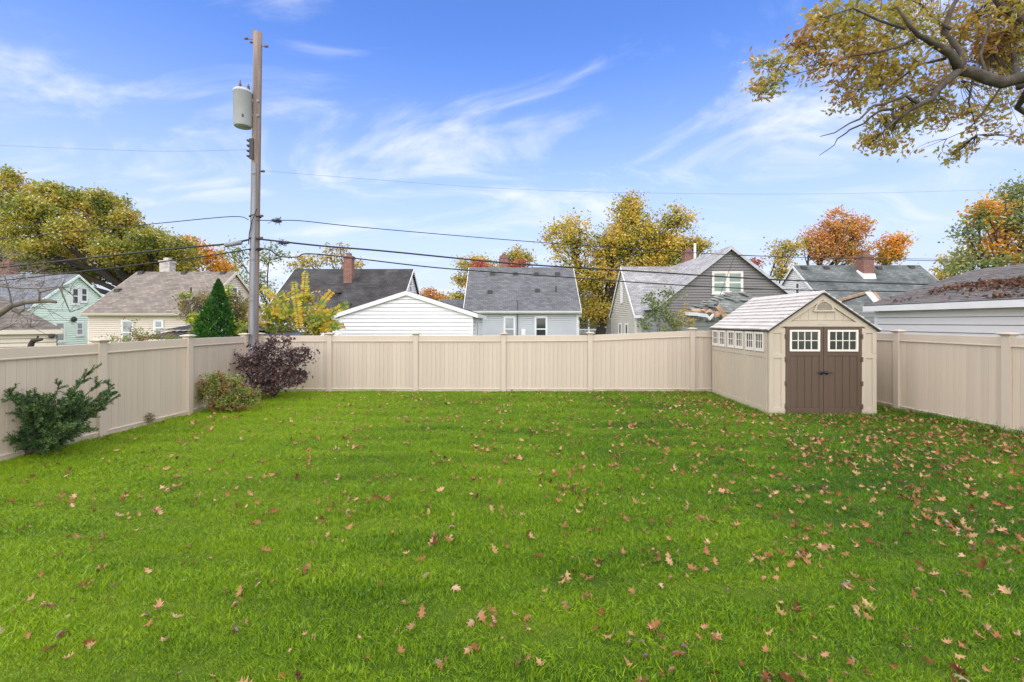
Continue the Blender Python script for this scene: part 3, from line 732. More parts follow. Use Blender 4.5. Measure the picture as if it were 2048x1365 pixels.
# centre grey house
hg, rfs, inf = house('grey_house', 'pale grey house with slate roof and five roof vents behind the white garage', 'house', 'x', -3.05, 4.42, 30.2, 37.6, 2.86, 5.98, 'w_grey', 'roof_grey', pitch=0.13, ev=0.3)
Y0, Z0, Y1, Z1 = 30.2, 2.96, 33.9, 6.08
for (px, py) in ((985, 547), (1031, 547), (1073, 547), (1115, 547), (980, 583), (1075, 580)): roof_vent(rfs[0], on_slope(px, py + 2, Y0, Z0, Y1, Z1, 0))
roof_vent(rfs[0], on_slope(1112, 584, Y0, Z0, Y1, Z1, 0), kind='pipe')
q = P(1008, 512, 34.2); chimney(rfs[0], (q.x, 34.3), 0.6, 0.6, 5.4, 1.97 + 131 * 34.2 / 900, 'brick_red')
for px0, px1, gl_ in ((1007, 1031, 'glass_grey'), (1069, 1095, 'glass')):
    a_ = P(px0, 680, 30.15); b_ = P(px1, 633, 30.15); window(hg, Vector((a_.x, 30.18, a_.z)), Vector((1, 0, 0)), Vector((0, -1, 0)), b_.x - a_.x, b_.z - a_.z, gl_, split=0.45)
q = P(1035, 620, 30.1)
MB().tube([(q.x, 30.08, 0.5), (q.x, 30.08, 2.7), (q.x, 29.95, 2.85), (q.x, 29.8, 3.3), (q.x - .08, 29.75, 3.4)], 0.03, 8).build('service_mast', M['wire'], hg)
q = P(1047, 665, 30.1); MB(q).box(-.14, .14, -.04, .1, -.2, .2).build('meter_box', M['white'], hg)
# low rear wing showing left of the grey house
hw, _, _ = house('rear_wing', 'low dark roofed wing between white garage and pale grey house', 'house', 'x', -5.6, -3.4, 33.5, 38.5, 2.7, 3.65, 'w_grey', 'roof_grey', gutter=False)
# dark roof house
hd, rfs, inf = house('dark_roof_house', 'house with charcoal roof and tall red brick chimney behind the yellow shrub', 'house', 'x', -15.3, -7.2, 28.2, 36.0, 2.62, 5.64, 'white_siding', 'roof_dark', pitch=0.13)
Y0, Z0, Y1, Z1 = 28.2, 2.72, 32.1, 5.74
q = on_slope(695, 566, Y0, Z0, Y1, Z1, 0)
chimney(rfs[0], (q.x, q.y + .3), 0.56, 0.6, q.z - .4, CAM_H + 132 * (q.y) / 900, 'brick_red')
roof_vent(rfs[0], on_slope(671, 588, Y0, Z0, Y1, Z1, 0), kind='turtle'); roof_vent(rfs[0], on_slope(697, 612, Y0, Z0, Y1, Z1, 0))
window(hd, Vector((-7.18, 31.3, 4.0)), Vector((0, 1, 0)), Vector((1, 0, 0)), 0.9, 1.0, 'glass')
# beige house
hb, rfs, inf = house('cream_house', 'cream sided house with brown grey roof and pale brick chimney', 'house', 'x', -26.55, -19.85, 28.2, 36.0, 2.64, 5.44, 'w_beige', 'roof_beige', pitch=0.13, trim='w_beige')
Y0, Z0, Y1, Z1 = 28.2, 2.74, 32.1, 5.54
for (px, py) in ((283, 547), (369, 547), (447, 547), (236, 582)): roof_vent(rfs[0], on_slope(px, py, Y0, Z0, Y1, Z1, 0))
roof_vent(rfs[0], on_slope(382, 588, Y0, Z0, Y1, Z1, 0), kind='pipe')
q = P(333, 522, 32.3); chimney(rfs[0], (q.x, 32.4), 0.72, 0.6, 5.0, q.z, 'brick_pale')
for px0, px1, y0_, y1_, gl_ in ((242, 267, 690, 640, 'glass_grey'), (307, 327, 672, 640, 'glass_grey')):
    a_ = P(px0, y0_, 28.15); b_ = P(px1, y1_, 28.15); window(hb, Vector((a_.x, 28.18, a_.z)), Vector((1, 0, 0)), Vector((0, -1, 0)), b_.x - a_.x, b_.z - a_.z, gl_)
window(hb, Vector((-19.82, 31.2, 3.5)), Vector((0, 1, 0)), Vector((1, 0, 0)), 1.3, 1.0, 'glass')
# mint house
hm, rfs, inf = house('mint_house', 'mint green house with steep gable at the left edge', 'house', 'x', -42, -32.9, 30.2, 37.8, 2.62, 5.45, 'w_mint', 'roof_blue', pitch=0.16, trim='w_mint')
for (y_, z_, w_, h_, gl_) in ((33.55, 3.25, 0.62, 1.3, 'glass'), (34.25, 3.45, 0.62, 1.15, 'glass'), (32.35, 0.5, 0.75, 1.45, 'glass_grey'), (33.9, 0.9, 0.62, 1.05, 'glass_grey')):
    window(hm, Vector((-32.87, y_, z_)), Vector((0, 1, 0)), Vector((1, 0, 0)), w_, h_, gl_)
q = Vector((-32.8, 33.65, 2.15)); MB(q, (0, 1, 0), (0, 0, 1), (1, 0, 0)).lathe([(.2, 0), (.2, .06), (.15, .16), (.03, .18)], 16).build('wall_dish', M['vent'], hm)
q = P(14, 525, 34.5); chimney(rfs[0], (q.x, 34.6), 0.9, 0.7, 4.6, q.z, 'brick_red')
# right white house
hr, rfs, inf = house('white_house', 'white house with mossy grey roof and red chimney above the shed', 'house', 'x', 20.75, 29.75, 29.2, 36.8, 2.72, 6.02, 'white_siding', 'roof_green', pitch=0.14)
Y0, Z0, Y1, Z1 = 29.2, 2.82, 33.0, 6.12
q = on_slope(1738, 556, Y0, Z0, Y1, Z1, 0)
ch = chimney(rfs[0], (q.x, q.y + .35), 0.75, 0.7, q.z - .4, CAM_H + 134 * q.y / 900, 'brick_red')
MB().hull([(q.x - .45, q.y - .10, q.z - .12), (q.x + .45, q.y - .10, q.z - .12), (q.x + .45, q.y + .6, q.z + .5), (q.x - .45, q.y + .6, q.z + .5)], [(q.x - .40, q.y - .08, q.z + .25), (q.x + .40, q.y - .08, q.z + .25), (q.x + .40, q.y + .58, q.z + .62), (q.x - .40, q.y + .58, q.z + .62)]).build('chimney_flashing', M['white'], ch, recalc=True)
for (px, py) in ((1607, 537), (1652, 537), (1757, 537), (1822, 535)): roof_vent(rfs[0], on_slope(px, py, Y0, Z0, Y1, Z1, 0))
window(hr, Vector((20.72, 32.9, 3.9)), Vector((0, -1, 0)), Vector((-1, 0, 0)), 0.55, 0.95, 'glass')
# putty wing and dark gabled house
hp, rfs, inf = house('putty_house', 'putty coloured house wing with narrow gable beside the big yellow tree', 'house', 'x', 7.25, 16.0, 26.5, 32.7, 2.55, 5.50, 'w_tan', 'roof_pale', pitch=0.12, ov=.1, gutter=False)
q = P(1379, 503, 31); chimney(rfs[0], (q.x, 31.2), 0.7, 0.6, 5.2, q.z, 'brick_red')
q = P(1391, 487, 30.5); MB().lathe([(.01, 0)], 3)
MB((q.x, 30.6, 5.0)).lathe([(0.08, 0), (0.08, q.z - 5.0), (0.02, q.z - 5.0)], 10).build('vent_pipe', M['white'], rfs[0])
MB().box(7.15, 7.24, 29.4, 29.75, 3.2, 4.7).build('gable_vent', M['white'], hp)
for y_, z_ in ((28.0, 0.4), (29.7, 0.4)):
    window(hp, Vector((7.23, y_ + .7, z_)), Vector((0, -1, 0)), Vector((-1, 0, 0)), 0.75, 1.5, 'glass')
hk, rfs, inf = house('dark_grey_house', 'dark grey lap sided gable with double window behind the shed', 'house', 'y', 24.6, 33, 7.95, 15.85, 2.88, 6.0, 'w_dark', 'roof_paleY', trim='trim_grey', pitch=0.15, ov=.2, ev=.2, gutter=False)
a_ = P(1424, 588, 24.55); b_ = P(1456, 543, 24.55)
window(hk, Vector((a_.x, 24.58, a_.z)), Vector((1, 0, 0)), Vector((0, -1, 0)), (b_.x - a_.x), b_.z - a_.z, 'glass_green', frame='cream')
window(hk, Vector((a_.x + (b_.x - a_.x) - .05, 24.575, a_.z)), Vector((1, 0, 0)), Vector((0, -1, 0)), (b_.x - a_.x), b_.z - a_.z, 'glass_green', frame='cream')
# far porch house across the street
hf, _, _ = house('porch_house', 'small far porch house seen between the grey and putty houses', 'house', 'x', 6.5, 14.5, 60, 68, 2.9, 5.5, 'w_dark', 'roof_dark', gutter=False)
for x_ in (8.6, 9.9, 11.3): MB().box(x_ - .08, x_ + .08, 58.0, 58.16, 0, 2.6).build('porch_post', M['white'], hf)
MB().box(8.0, 12.5, 57.8, 60, 2.55, 2.85).build('porch_roof', M['trim_grey'], hf)
mb = MB(); mb.box(8.6, 11.3, 58.05, 58.1, 0.95, 1.03)
for k in range(16): mb.box(8.65 + k * .17, 8.69 + k * .17, 58.05, 58.09, 0.4, 0.95)
mb.build('porch_railing', M['white'], hf)

# right garage beside the right fence
gr, rfs, inf = house('leaf_covered_garage', 'white sided garage with leaf strewn weathered roof beyond the right fence', 'garage', 'y', 6.6, 14.05, 11.36, 17.9, 2.46, 3.52, 'cool_siding', 'roof_garageY', pitch=0.20, ov=.15, ev=.26, boards=True, gutter=False)
tm, sl = inf['tm'], inf['sl']; to = 11.36 - .26; zo = 2.46 - sl * .26 + inf['th']
SLn = math.hypot(tm - to, 3.52 + inf['th'] - zo); ncs = int(SLn / .15)
ux, uz = (tm - to) / SLn, (3.52 + inf['th'] - zo) / SLn
for q in range(ncs):
    mb = MB((to, 0, zo), (0, 1, 0), (ux, 0, uz), (-uz, 0, ux)); y = 6.45 - (q % 3) * .11
    while y < 14.2:
        y1 = min(y + random.uniform(.24, .36), 14.2); y0 = max(y, 6.45)
        if y1 - y0 > .03:
            h = 0.012 + random.choice((0, 0, .005, .009)); b0 = q * .15 - .012 + random.uniform(-.006, .006)
            mb.hull([(y0 + .003, b0, .001), (y1 - .003, b0, .001), (y1 - .003, b0 + .165, .001), (y0 + .003, b0 + .165, .001)], [(y0 + .003, b0, h), (y1 - .003, b0, h), (y1 - .003, b0 + .165, .005), (y0 + .003, b0 + .165, .005)])
        y = y1
    mb.build('shingle_course', M['roof_garage'], rfs[0], recalc=True)

# hip roofed garage at the left edge
def hip_garage():
    """stands at an angle to the other houses: only its front face shows"""
    D0 = 16.0; O = P(113, 660, D0); ze = O.z; O = Vector((O.x, O.y, 0)); A = Vector((-.70, -.714, 0)).normalized(); B = Vector((A.y, -A.x, 0)); Wd = 6.0; zr = ze + 2.1
    root = empty('hip_roof_garage', O + A * 3 + B * 3, 'small cream garage with hipped brown roof under bare branches at left', 'garage')
    F = lambda: MB(O, A, B, (0, 0, 1))
    F().box(.03, Wd - .03, .03, Wd - .03, 0, ze).build('wall', M['w_beige'], root)
    mb = MB(); siding(mb, O, A, -B, 0, Wd, 0, ze, .14); siding(mb, O, B, -A, 0, Wd, 0, ze, .14); mb.build('siding', M['w_beige'], root)
    e = .15; mb = F(); b4 = [(-e, -e, ze), (Wd + e, -e, ze), (Wd + e, Wd + e, ze), (-e, Wd + e, ze)]; c0, c1, m_ = Wd / 2 - .4, Wd / 2 + .4, Wd / 2
    mb.poly([b4[0], b4[1], (c1, m_, zr), (c0, m_, zr)]); mb.poly([b4[1], b4[2], (c1, m_, zr)]); mb.poly([b4[2], b4[3], (c0, m_, zr), (c1, m_, zr)]); mb.poly([b4[3], b4[0], (c0, m_, zr)])
    mb.build('roof', M['roof_hip'], root)
    F().box(-e, Wd + e, -e - .03, -e, ze - .14, ze + .01).build('fascia', M['w_beige'], root)
    F().box(-e - .03, -e, -e, Wd + e, ze - .14, ze + .01).build('fascia', M['w_beige'], root)
    q = O + A * .12 - B * .03; MB((q.x, q.y, ze - .22), A, (0, 0, 1), -B).lathe([(.05, 0), (.06, .1), (.09, .2), (.02, .22)], 12).build('floodlight', M['vent'], root)
hip_garage()

# metal roofed gazebo behind the arborvitae
def gazebo():
    D = 15.2; x0, x1 = P(262, 0, D).x, P(548, 0, D).x; ze = P(0, 679, D).z; y0, y1 = D, D + 3.6
    root = empty('metal_gazebo', ((x0 + x1) / 2, (y0 + y1) / 2, 0), 'dark metal two tier gazebo roof behind the cone shaped evergreen', 'gazebo')
    zt1 = P(0, 663, D + .9).z; zt2 = zt1 + .05; ztop = P(0, 650, D + 1.7).z + .05
    xm, ym = (x0 + x1) / 2, (y0 + y1) / 2
    def tier(nm, hx, hy, tx, ty, za, zb):
        n = 16; mb = MB()
        B = [(xm - hx, ym - hy, za), (xm + hx, ym - hy, za), (xm + hx, ym + hy, za), (xm - hx, ym + hy, za)]
        T = [(xm - tx, ym - ty, zb), (xm + tx, ym - ty, zb), (xm + tx, ym + ty, zb), (xm - tx, ym + ty, zb)]
        mb.hull(B, T); r = mb.build(nm, M['metal_roof'], root, recalc=True)
        for k in range(1, n):
            f = k / n
            p0 = Vector(B[0]).lerp(Vector(B[1]), f); p1 = Vector(T[0]).lerp(Vector(T[1]), f); up = Vector((0, -.01, .02))
            MB().tube([p0 + up, p1 + up], .016, 4).build('seam', M['metal_roof'], r)
    tier('roof', (x1 - x0) / 2, 1.8, (x1 - x0) / 2 - .75, 1.05, ze, zt1)
    tier('upper_roof', (x1 - x0) / 2 - .55, 1.2, (x1 - x0) / 2 - 1.1, .15, zt2, ztop)
    for sx in (x0 + .2, x1 - .2):
        for sy in (y0 + .2, y1 - .2): MB().box(sx - .07, sx + .07, sy - .07, sy + .07, 0, ze + .02).build('post', M['metal_roof'], root)
gazebo()

# storm damaged garage behind the shed
def damaged():
    root = empty('damaged_garage', (9.5, 17.5, 0), 'storm damaged small garage with torn roof edge and splintered boards behind the shed', 'garage')
    x0, x1, y0, y1 = 6.2, 13.3, 16.6, 21.5
    mb = MB(); mb.box(x0, 8.1, y0, y1, 0, 2.15); mb.build('wall', M['w_green'], root)
    mb = MB(); siding(mb, (x0, y0, 0), Vector((1, 0, 0)), Vector((0, -1, 0)), 0, 1.9, 0, 2.14, .18, lap=.02); siding(mb, (x0, y0, 0), Vector((0, 1, 0)), Vector((-1, 0, 0)), 0, y1 - y0, 0, 2.14, .18, lap=.02); mb.build('siding', M['w_green'], root)
    # sagging roof plane
    a = P(1358, 625, 16.45); b = P(1474, 580, 18.8); c = P(1560, 612, 19.2); d = P(1447, 640, 16.6)
    nx, ny = 14, 10; V = []; 
    for j in range(ny + 1):
        for i in range(nx + 1):
            u, v = i / nx, j / ny
            p = a.lerp(d, u).lerp(b.lerp(c, u), v); p.z += -0.10 * math.sin(math.pi * u) * (1 - v) + random.uniform(-.008, .008) + .02 * math.sin(7 * u + 3 * v)
            if j == 0: p.y += random.uniform(-.1, .25); p.z += random.uniform(-.02, .12)
            V.append(p)
    mb = MB(); n = nx + 1
    idx = [mb.pt(p) for p in V]; idl = [mb.pt(p - Vector((0, 0, .07))) for p in V]
    for j in range(ny):
        for i in range(nx):
            k = j * n + i; mb.f.append([idx[k], idx[k + 1], idx[k + 1 + n], idx[k + n]]); mb.f.append([idl[k + n], idl[k + 1 + n], idl[k + 1], idl[k]])
    for i in range(nx): mb.f.append([idl[i], idl[i + 1], idx[i + 1], idx[i]])
    mb.build('roof', M['roof_torn'], root)
    # shingle tabs that lift here and there
    for k in range(46):
        u, v = random.random(), random.uniform(.05, .95); p = a.lerp(d, u).lerp(b.lerp(c, u), v) + Vector((0, -.01, .05))
        ax = (d - a).normalized(); up = (b - a).normalized()
        s = MB(p, ax, up, ax.cross(up)); h = random.uniform(.008, .022)
        s.hull([(-.16, 0, h), (.16, 0, h), (.16, .2, 0.01), (-.16, .2, .01)], [(-.16, 0, h + .012), (.16, 0, h + .012), (.16, .2, .022), (-.16, .2, .022)]).build('shingle', M['roof_torn'], root, recalc=True)
    # splintered sheathing along the torn eave
    for k in range(15):
        t = k / 14; p = P(1372 + 78 * t, 628 - 8 * math.sin(2.6 * t + .4) + 6 * t, 16.42 + .1 * math.sin(5 * t))
        mb = MB(p, Vector((1, random.uniform(-.2, .2), random.uniform(-.45, .35))).normalized(), Vector((0, 1, random.uniform(-.2, .7))).normalized(), Vector((0, -.1, 1)))
        l, w_ = random.uniform(.14, .38), random.uniform(.06, .16)
        mb.hull([(-l / 2, -.02, -.014), (l / 2 + random.uniform(-.1, .1), -.05, -.014), (l / 2, w_, -.014), (-l / 2 + random.uniform(-.05, .1), w_, -.014)], [(-l / 2, -.02, .014), (l / 2 + random.uniform(-.1, .1), -.05, .014), (l / 2, w_, .014), (-l / 2 + random.uniform(-.05, .1), w_, .014)])
        mb.build('broken_board', M['raw_wood'], root, recalc=True)
    for (p0, p1, w_) in (((1435, 612), (1452, 636), .17), ((1428, 634), (1447, 622), .12), ((1442, 630), (1462, 640), .12)):
        A_, B_ = P(*p0, 16.3), P(*p1, 16.25); ax = (B_ - A_).normalized(); up = Vector((0, -1, .2)).cross(ax).normalized()
        MB(A_, ax, up, ax.cross(up)).box(0, (B_ - A_).length, -w_ / 2, w_ / 2, -.02, .02).build('broken_board', M['raw_wood'], root)
    # bent white gutter
    pts = [P(1356, 627, 16.3), P(1392, 629, 16.3), P(1412, 632, 16.25), P(1418, 638, 16.2), P(1425, 631, 16.2)]
    mb = MB()
    for k in range(len(pts) - 1):
        q0, q1 = pts[k], pts[k + 1]
        mb.hull([q0 + Vector((0, dy_, dz_)) for dy_, dz_ in ((0, .06), (-.10, .06), (-.08, -.06), (0, -.06))], [q1 + Vector((0, dy_, dz_)) for dy_, dz_ in ((0, .06), (-.10, .06), (-.08, -.06), (0, -.06))])
    mb.build('gutter', M['white'], root, recalc=True)
    # collapsed far end: leaning rafter, fascia stub, bowed siding
    def plank(p0, p1, D0, D1, w_, t_, mat):
        A_, B_ = P(*p0, D0), P(*p1, D1); ax = (B_ - A_).normalized(); up = Vector((0, -1, 0)).cross(ax).normalized()
        MB(A_, ax, up, ax.cross(up)).box(0, (B_ - A_).length, -w_ / 2, w_ / 2, -t_ / 2, t_ / 2).build('rafter', M[mat], root)
    plank((1672, 603), (1737, 584), 17.2, 17.6, .10, .06, 'raw_wood'); plank((1668, 609), (1736, 588), 17.4, 17.8, .08, .05, 'vent')
    plank((1735, 583), (1760, 613), 17.2, 16.9, .20, .04, 'white'); plank((1745, 583), (1768, 612), 17.3, 17.0, .12, .06, 'raw_wood')
    mb = MB(); D = 18.2
    for k in range(9):
        z0, z1 = 1.2 + k * .16, 1.2 + (k + 1) * .16
        if z1 > 2.75: break
        xs = np.linspace(11.0, 15.0, 13)
        for i in range(12):
            f = lambda x: -.22 * math.sin((x - 11) / 4 * math.pi) * (1 - (k / 9))
            mb.poly([(xs[i], D + f(xs[i]) - .03, z0), (xs[i + 1], D + f(xs[i + 1]) - .03, z0), (xs[i + 1], D + f(xs[i + 1]), z1), (xs[i], D + f(xs[i]), z1)])
    mb.build('bowed_siding', M['w_green'], root)
    mb = MB(); A_ = P(1672, 600, 17.9); B_ = P(1748, 582, 18.3); C_ = P(1790, 618, 18.1); E_ = P(1660, 625, 17.9)
    MB().box(8.1, 12.8, 20.6, 20.7, 0, 2.5).build('rear_wall', M['dark'], root)
damaged()

# ------------------------------------------------------------------ utility pole
def utility_pole():
    D = 12.2; base = Vector(((505 - CX) * D / FPX, D, 0)); top = P(516, 66, D)
    root = empty('utility_pole', base, 'leaning grey brown wooden utility pole in the fence corner', 'pole')
    n = 12; pts = [base.lerp(top, k / n) for k in range(n + 1)]; rad = [0.128 - 0.022 * k / n for k in range(n + 1)]
    MB().tube([base - Vector((0, 0, .2))] + pts, [0.13] + rad, 16).build('shaft', M['wood_pole'], root, smooth=True)
    ax = (top - base).normalized()
    f = lambda py: base + (top - base) * ((CAM_H + (HY - py) * D / FPX) / top.z)
    # steel riser guard down the front
    r0, r1 = f(330), f(705)
    off = Vector((.02, -.115, 0)); mb = MB()
    pr = [(-.055, .05), (-.055, -.025), (-.035, -.05), (.035, -.05), (.055, -.025), (.055, .05)]
    mb.hull([r1 + off + Vector((x, y, -1.2)) for x, y in pr], [r0 + off + Vector((x, y + .02, 0)) for x, y in pr]); mb.build('riser_guard', M['galv'], root, recalc=True)
    for py in (350, 430, 520, 600, 670):
        c = f(py); mb = MB(c + Vector((.02, -.115, 0))); mb.box(-.065, .065, -.056, -.04, -.02, .02); mb.build('strap', M['galv'], root)
    # transformer
    tt = f(190); tb = f(258); c0 = tb + Vector((-.28, -.16, 0)); h = (tt - tb).length
    mb = MB(c0); R_ = .225
    mb.lathe([(.02, -.02), (R_ * .9, -.02), (R_ * .9, 0), (R_, .03), (R_, h - .06), (R_ * 1.06, h - .05), (R_ * 1.06, h - .01), (R_ * .9, h + .04), (.02, h + .07)], 28)
    tk = mb.build('transformer', M['xfmr'], root); tk.data.polygons.foreach_set('use_smooth', [len(p.vertices) == 4 for p in tk.data.polygons])
    for dx_, dy_, hh in ((-.02, -.08, .24), (.13, .04, .2)):
        MB(c0 + Vector((dx_, dy_, h + .03))).lathe([(.03, 0), (.045, .03), (.028, .05), (.042, .08), (.028, .10), (.038, .13), (.02, .15), (.012, hh), (.002, hh)], 12).build('bushing', M['porcelain'], tk)
    MB(c0 + Vector((R_ * .5, -R_ * .86, .2))).box(-.02, .02, -.01, .03, -.04, .04).build('tap_switch', M['vent'], tk)
    for z_ in (h * .35, h * .78):
        MB(c0 + Vector((R_ * .7, R_ * .35, z_))).box(-.02, .24, -.02, .03, -.03, .03).build('mounting_lug', M['galv'], tk)
    # top hardware: pin, short arms, insulators, bolts
    def arm(py, dxm, nm='insulator', up=.02):
        c = f(py); e = c + Vector((dxm, -.02, up))
        mb = MB().tube([c, e], .012, 6); mb.tube([e - Vector((.06 * np.sign(dxm), 0, 0)), e + Vector((.02 * np.sign(dxm), 0, 0))], [.03, .035], 8)
        mb.build(nm, M['porcelain'], root)
    arm(80, -.32); arm(92, .26, up=-.03); arm(345, .22); arm(88, -.17, up=.03)
    MB(top + Vector((-.09, -.03, -.3))).box(-.03, .03, -.03, .03, 0, .36).build('pole_top_pin', M['wood_pole'], root)
    c = f(300)
    for k in range(4):
        z_ = .42 - .14 * k; MB(c + Vector((-.15, -.06, z_ - .2))).box(-.05, .04, -.05, .05, -.02, .02).build('rack_clevis', M['vent'], root)
    MB(c + Vector((-.05, -.135, -.25))).box(-.05, .05, -.02, .02, -.05, .5).build('secondary_rack', M['vent'], root)
    for py in (434, 478, 500): 
        MB(f(py)).lathe([(.150, -.015), (.156, 0), (.150, .015)], 16).build('band', M['vent'], root)
        arm(py, .2, 'bolt')
    pts = [f(420) + Vector((.12, -.13, 0)), f(445) + Vector((.04, -.21, 0)), f(470) + Vector((-.06, -.16, 0)), f(490) + Vector((-.12, -.08, 0))]
    MB().tube(pts, .012, 6).build('ground_wire', M['cable'], root)
utility_pole()

def cable(name, label, pix, D0, D1, r, mat='cable', sag=3):
    pts = [P(px, py, D0 + (D1 - D0) * (px - pix[0][0]) / (pix[-1][0] - pix[0][0])) for px, py in pix]
    sm = []                                              # Catmull-Rom
    for k in range(len(pts) - 1):
        p0, p1, p2, p3 = pts[max(k - 1, 0)], pts[k], pts[k + 1], pts[min(k + 2, len(pts) - 1)]
        for q in range(6):
            t = q / 6; sm.append(0.5 * ((2 * p1) + (p2 - p0) * t + (2 * p0 - 5 * p1 + 4 * p2 - p3) * t * t + (3 * p1 - p0 - 3 * p2 + p3) * t ** 3))
    sm.append(pts[-1])
    o = MB().tube(sm, r, 6).build(name, M[mat], smooth=True); return tag(o, label, 'cable', 'utility cables on the pole')
DP = 12.05
cable('utility_cable', 'thick black cable sloping from the pole across the grey roof to the right', [(513, 478), (640, 492), (773, 503), (1008, 526), (1164, 536.5), (1300, 544.5), (1556, 560), (1848, 569), (2150, 575)], DP, 16.8, 0.023)
cable('utility_cable', 'lower black cable with a loop just right of the pole', [(513, 497), (539, 500), (559, 513), (594, 514.5), (613, 508), (684, 514), (875, 536), (1086, 551.5), (1300, 567), (1483, 577), (1629, 581), (1826, 584), (2100, 588)], DP, 16.8, 0.017)
cable('utility_cable', 'thin upper cable crossing the big yellow tree from the pole', [(513, 441), (551, 441.5), (601, 442), (703, 453), (871, 468), (1078, 485), (1300, 500), (1464, 510), (1665, 517), (2048, 526), (2200, 529)], DP, 17.5, 0.011)
cable('utility_cable', 'thin cable joining the upper one at the orange maple', [(1464, 511), (1600, 515), (1750, 517), (2048, 521), (2200, 523)], 15.6, 18.0, 0.008)
cable('utility_cable', 'faint thin wire high above the roofs at right', [(517, 341), (700, 356), (1000, 377), (1300, 386.5), (1660, 388), (2020, 379), (2200, 374)], DP, 17, 0.003, 'wire')
cable('utility_cable', 'faint thin wire high above the trees at left', [(-80, 287), (0, 291), (160, 298), (330, 303), (496, 300)], 13.5, DP, 0.003, 'wire')
cable('utility_cable', 'thin cable rising to the pole across the big tree at left', [(-90, 486), (0, 478), (164, 462), (328, 446), (465, 433.5), (497, 440)], 13.5, DP, 0.011)
cable('utility_cable', 'thick black cable left of the pole with a splice case', [(-90, 544), (0, 535.5), (164, 518), (355, 497), (448, 489), (497, 480)], 13.5, DP, 0.024)
cable('utility_cable', 'lowest black cable left of the pole above the cream roof', [(-90, 570), (0, 562), (191, 540), (355, 520), (437, 509), (497, 499)], 13.5, DP, 0.016)
cable('service_drop', 'thin service line dropping past the double window of the dark gable', [(1470, 509), (1457, 545), (1444, 580), (1431, 622)], 24.2, 16.7, 0.012)
a_, b_ = P(449, 491, 12.1), P(484, 485, 12.06)
o = MB().tube([a_, a_.lerp(b_, .06), a_.lerp(b_, .94), b_], [.03, .062, .062, .03], 12).build('splice_case', M['galv'], smooth=False); tag(o, 'grey splice case hanging on the thick cable left of the pole', 'splice case')
def bundle(px, py, D, label):
    mb = MB()
    c = P(px, py, D)
    for k in range(9):
        p = [c + Vector((random.gauss(0, .09), random.gauss(0, .05), random.gauss(0, .05))) for _ in range(4)]
        mb.tube(p, .007, 4)
    mb.tube([c - Vector((.1, 0, 0)), c + Vector((.12, 0, -.02))], .03, 6)
    tag(mb.build('cable_tangle', M['cable']), label, 'cable tangle')
bundle(553, 442, 12.2, 'small tangle of black line and leaves on the thin cable near the pole')
bundle(566, 485, 12.2, 'small black tangle hanging on the thick cable right of the pole')

# ------------------------------------------------------------------ plants
def rot_mats(n, up_bias=0.0):
    q = rng.normal(size=(n, 4)); q[:, 1:3] *= (1 - up_bias); q /= np.linalg.norm(q, axis=1)[:, None]
    w, x, y, z = q.T
    return np.stack([np.stack([1 - 2 * (y * y + z * z), 2 * (x * y - z * w), 2 * (x * z + y * w)], -1), np.stack([2 * (x * y + z * w), 1 - 2 * (x * x + z * z), 2 * (y * z - x * w)], -1), np.stack([2 * (x * z - y * w), 2 * (y * z + x * w), 1 - 2 * (x * x + y * y)], -1)], -2)
DIAMOND = (np.array([(0, -.5, 0), (.33, 0, .06), (0, .5, 0), (-.33, 0, .06)]), [np.array([[0, 1, 2, 3]])])
OVAL = (np.array([(0, -.5, 0), (.24, -.22, .04), (.28, .1, .05), (0, .5, -.06), (-.28, .1, .05), (-.24, -.22, .04)]), [np.array([[0, 1, 2, 3], [0, 3, 4, 5]])])
NEEDLE = (np.array([(-.06, -.5, 0), (.06, -.5, 0), (.05, .5, 0), (-.05, .5, 0)]), [np.array([[0, 1, 2, 3]])])
def lobed():
    half = [(0.05, -.42), (.10, -.30), (.26, -.24), (.14, -.12), (.15, -.02), (.36, .10), (.17, .14), (.13, .24), (.26, .38), (.09, .36)]
    pts = [(0, -.55)] + half + [(0, .52)] + [(-x, y) for x, y in half[::-1]]
    return pts
LP = lobed()
def lobed_tpl(curl=0.25, fold=0.25, tw=0.0):
    """right and left halves fan from the midrib"""
    v = [(0, -.55, 0), (0, -.15, 0), (0, .2, 0), (0, .52, 0)]
    half = LP[1:11]; f3 = []; f4 = []
    def z(x, y): return abs(x) * fold * 1.2 + curl * (y * y) * 1.2 + tw * x * y * 3
    out = []
    for sg in (1, -1):
        st = len(v)
        for x, y in half: v.append((sg * x, y, 0))
        h = list(range(st, st + 10))
        tris = [(0, h[0], h[1]), (0, h[1], 1), (h[1], h[2], h[3]), (h[1], h[3], 1), (h[3], h[4], 1), (1, h[4], 2), (h[4], h[5], h[6]), (h[4], h[6], 2), (h[6], h[7], 2), (2, h[7], 3), (h[7], h[8], h[9]), (h[7], h[9], 3)]
        f3 += tris if sg > 0 else [t[::-1] for t in tris]
    V = np.array([(x, y, z(x, y)) for x, y, _ in v]); return V, [np.array(f3)]
LOBED = lobed_tpl()

def scatter(name, C, size, mats, tpl, mat, parent=None):
    """leaf mesh: template copied to centres C (n,3) with sizes (n,) and rotations (n,3,3)"""
    tv, tf = tpl; n, k = len(C), len(tv)
    V = np.einsum('nij,kj->nki', mats, tv) * size[:, None, None] + C[:, None, :]
    base = (np.arange(n) * k)[:, None, None]
    faces = [(f[None] + base).reshape(-1, f.shape[1]) for f in tf]
    return np_mesh(name, V.reshape(-1, 3), faces, mat, parent)

def bez(a, b, bend, n=5):
    a, b = Vector(a), Vector(b); d = b - a; side = Vector((random.gauss(0, 1), random.gauss(0, 1), random.gauss(0, .6))).normalized() * d.length * bend
    return [a.lerp(b, k / n) + side * math.sin(math.pi * k / n) for k in range(n + 1)]

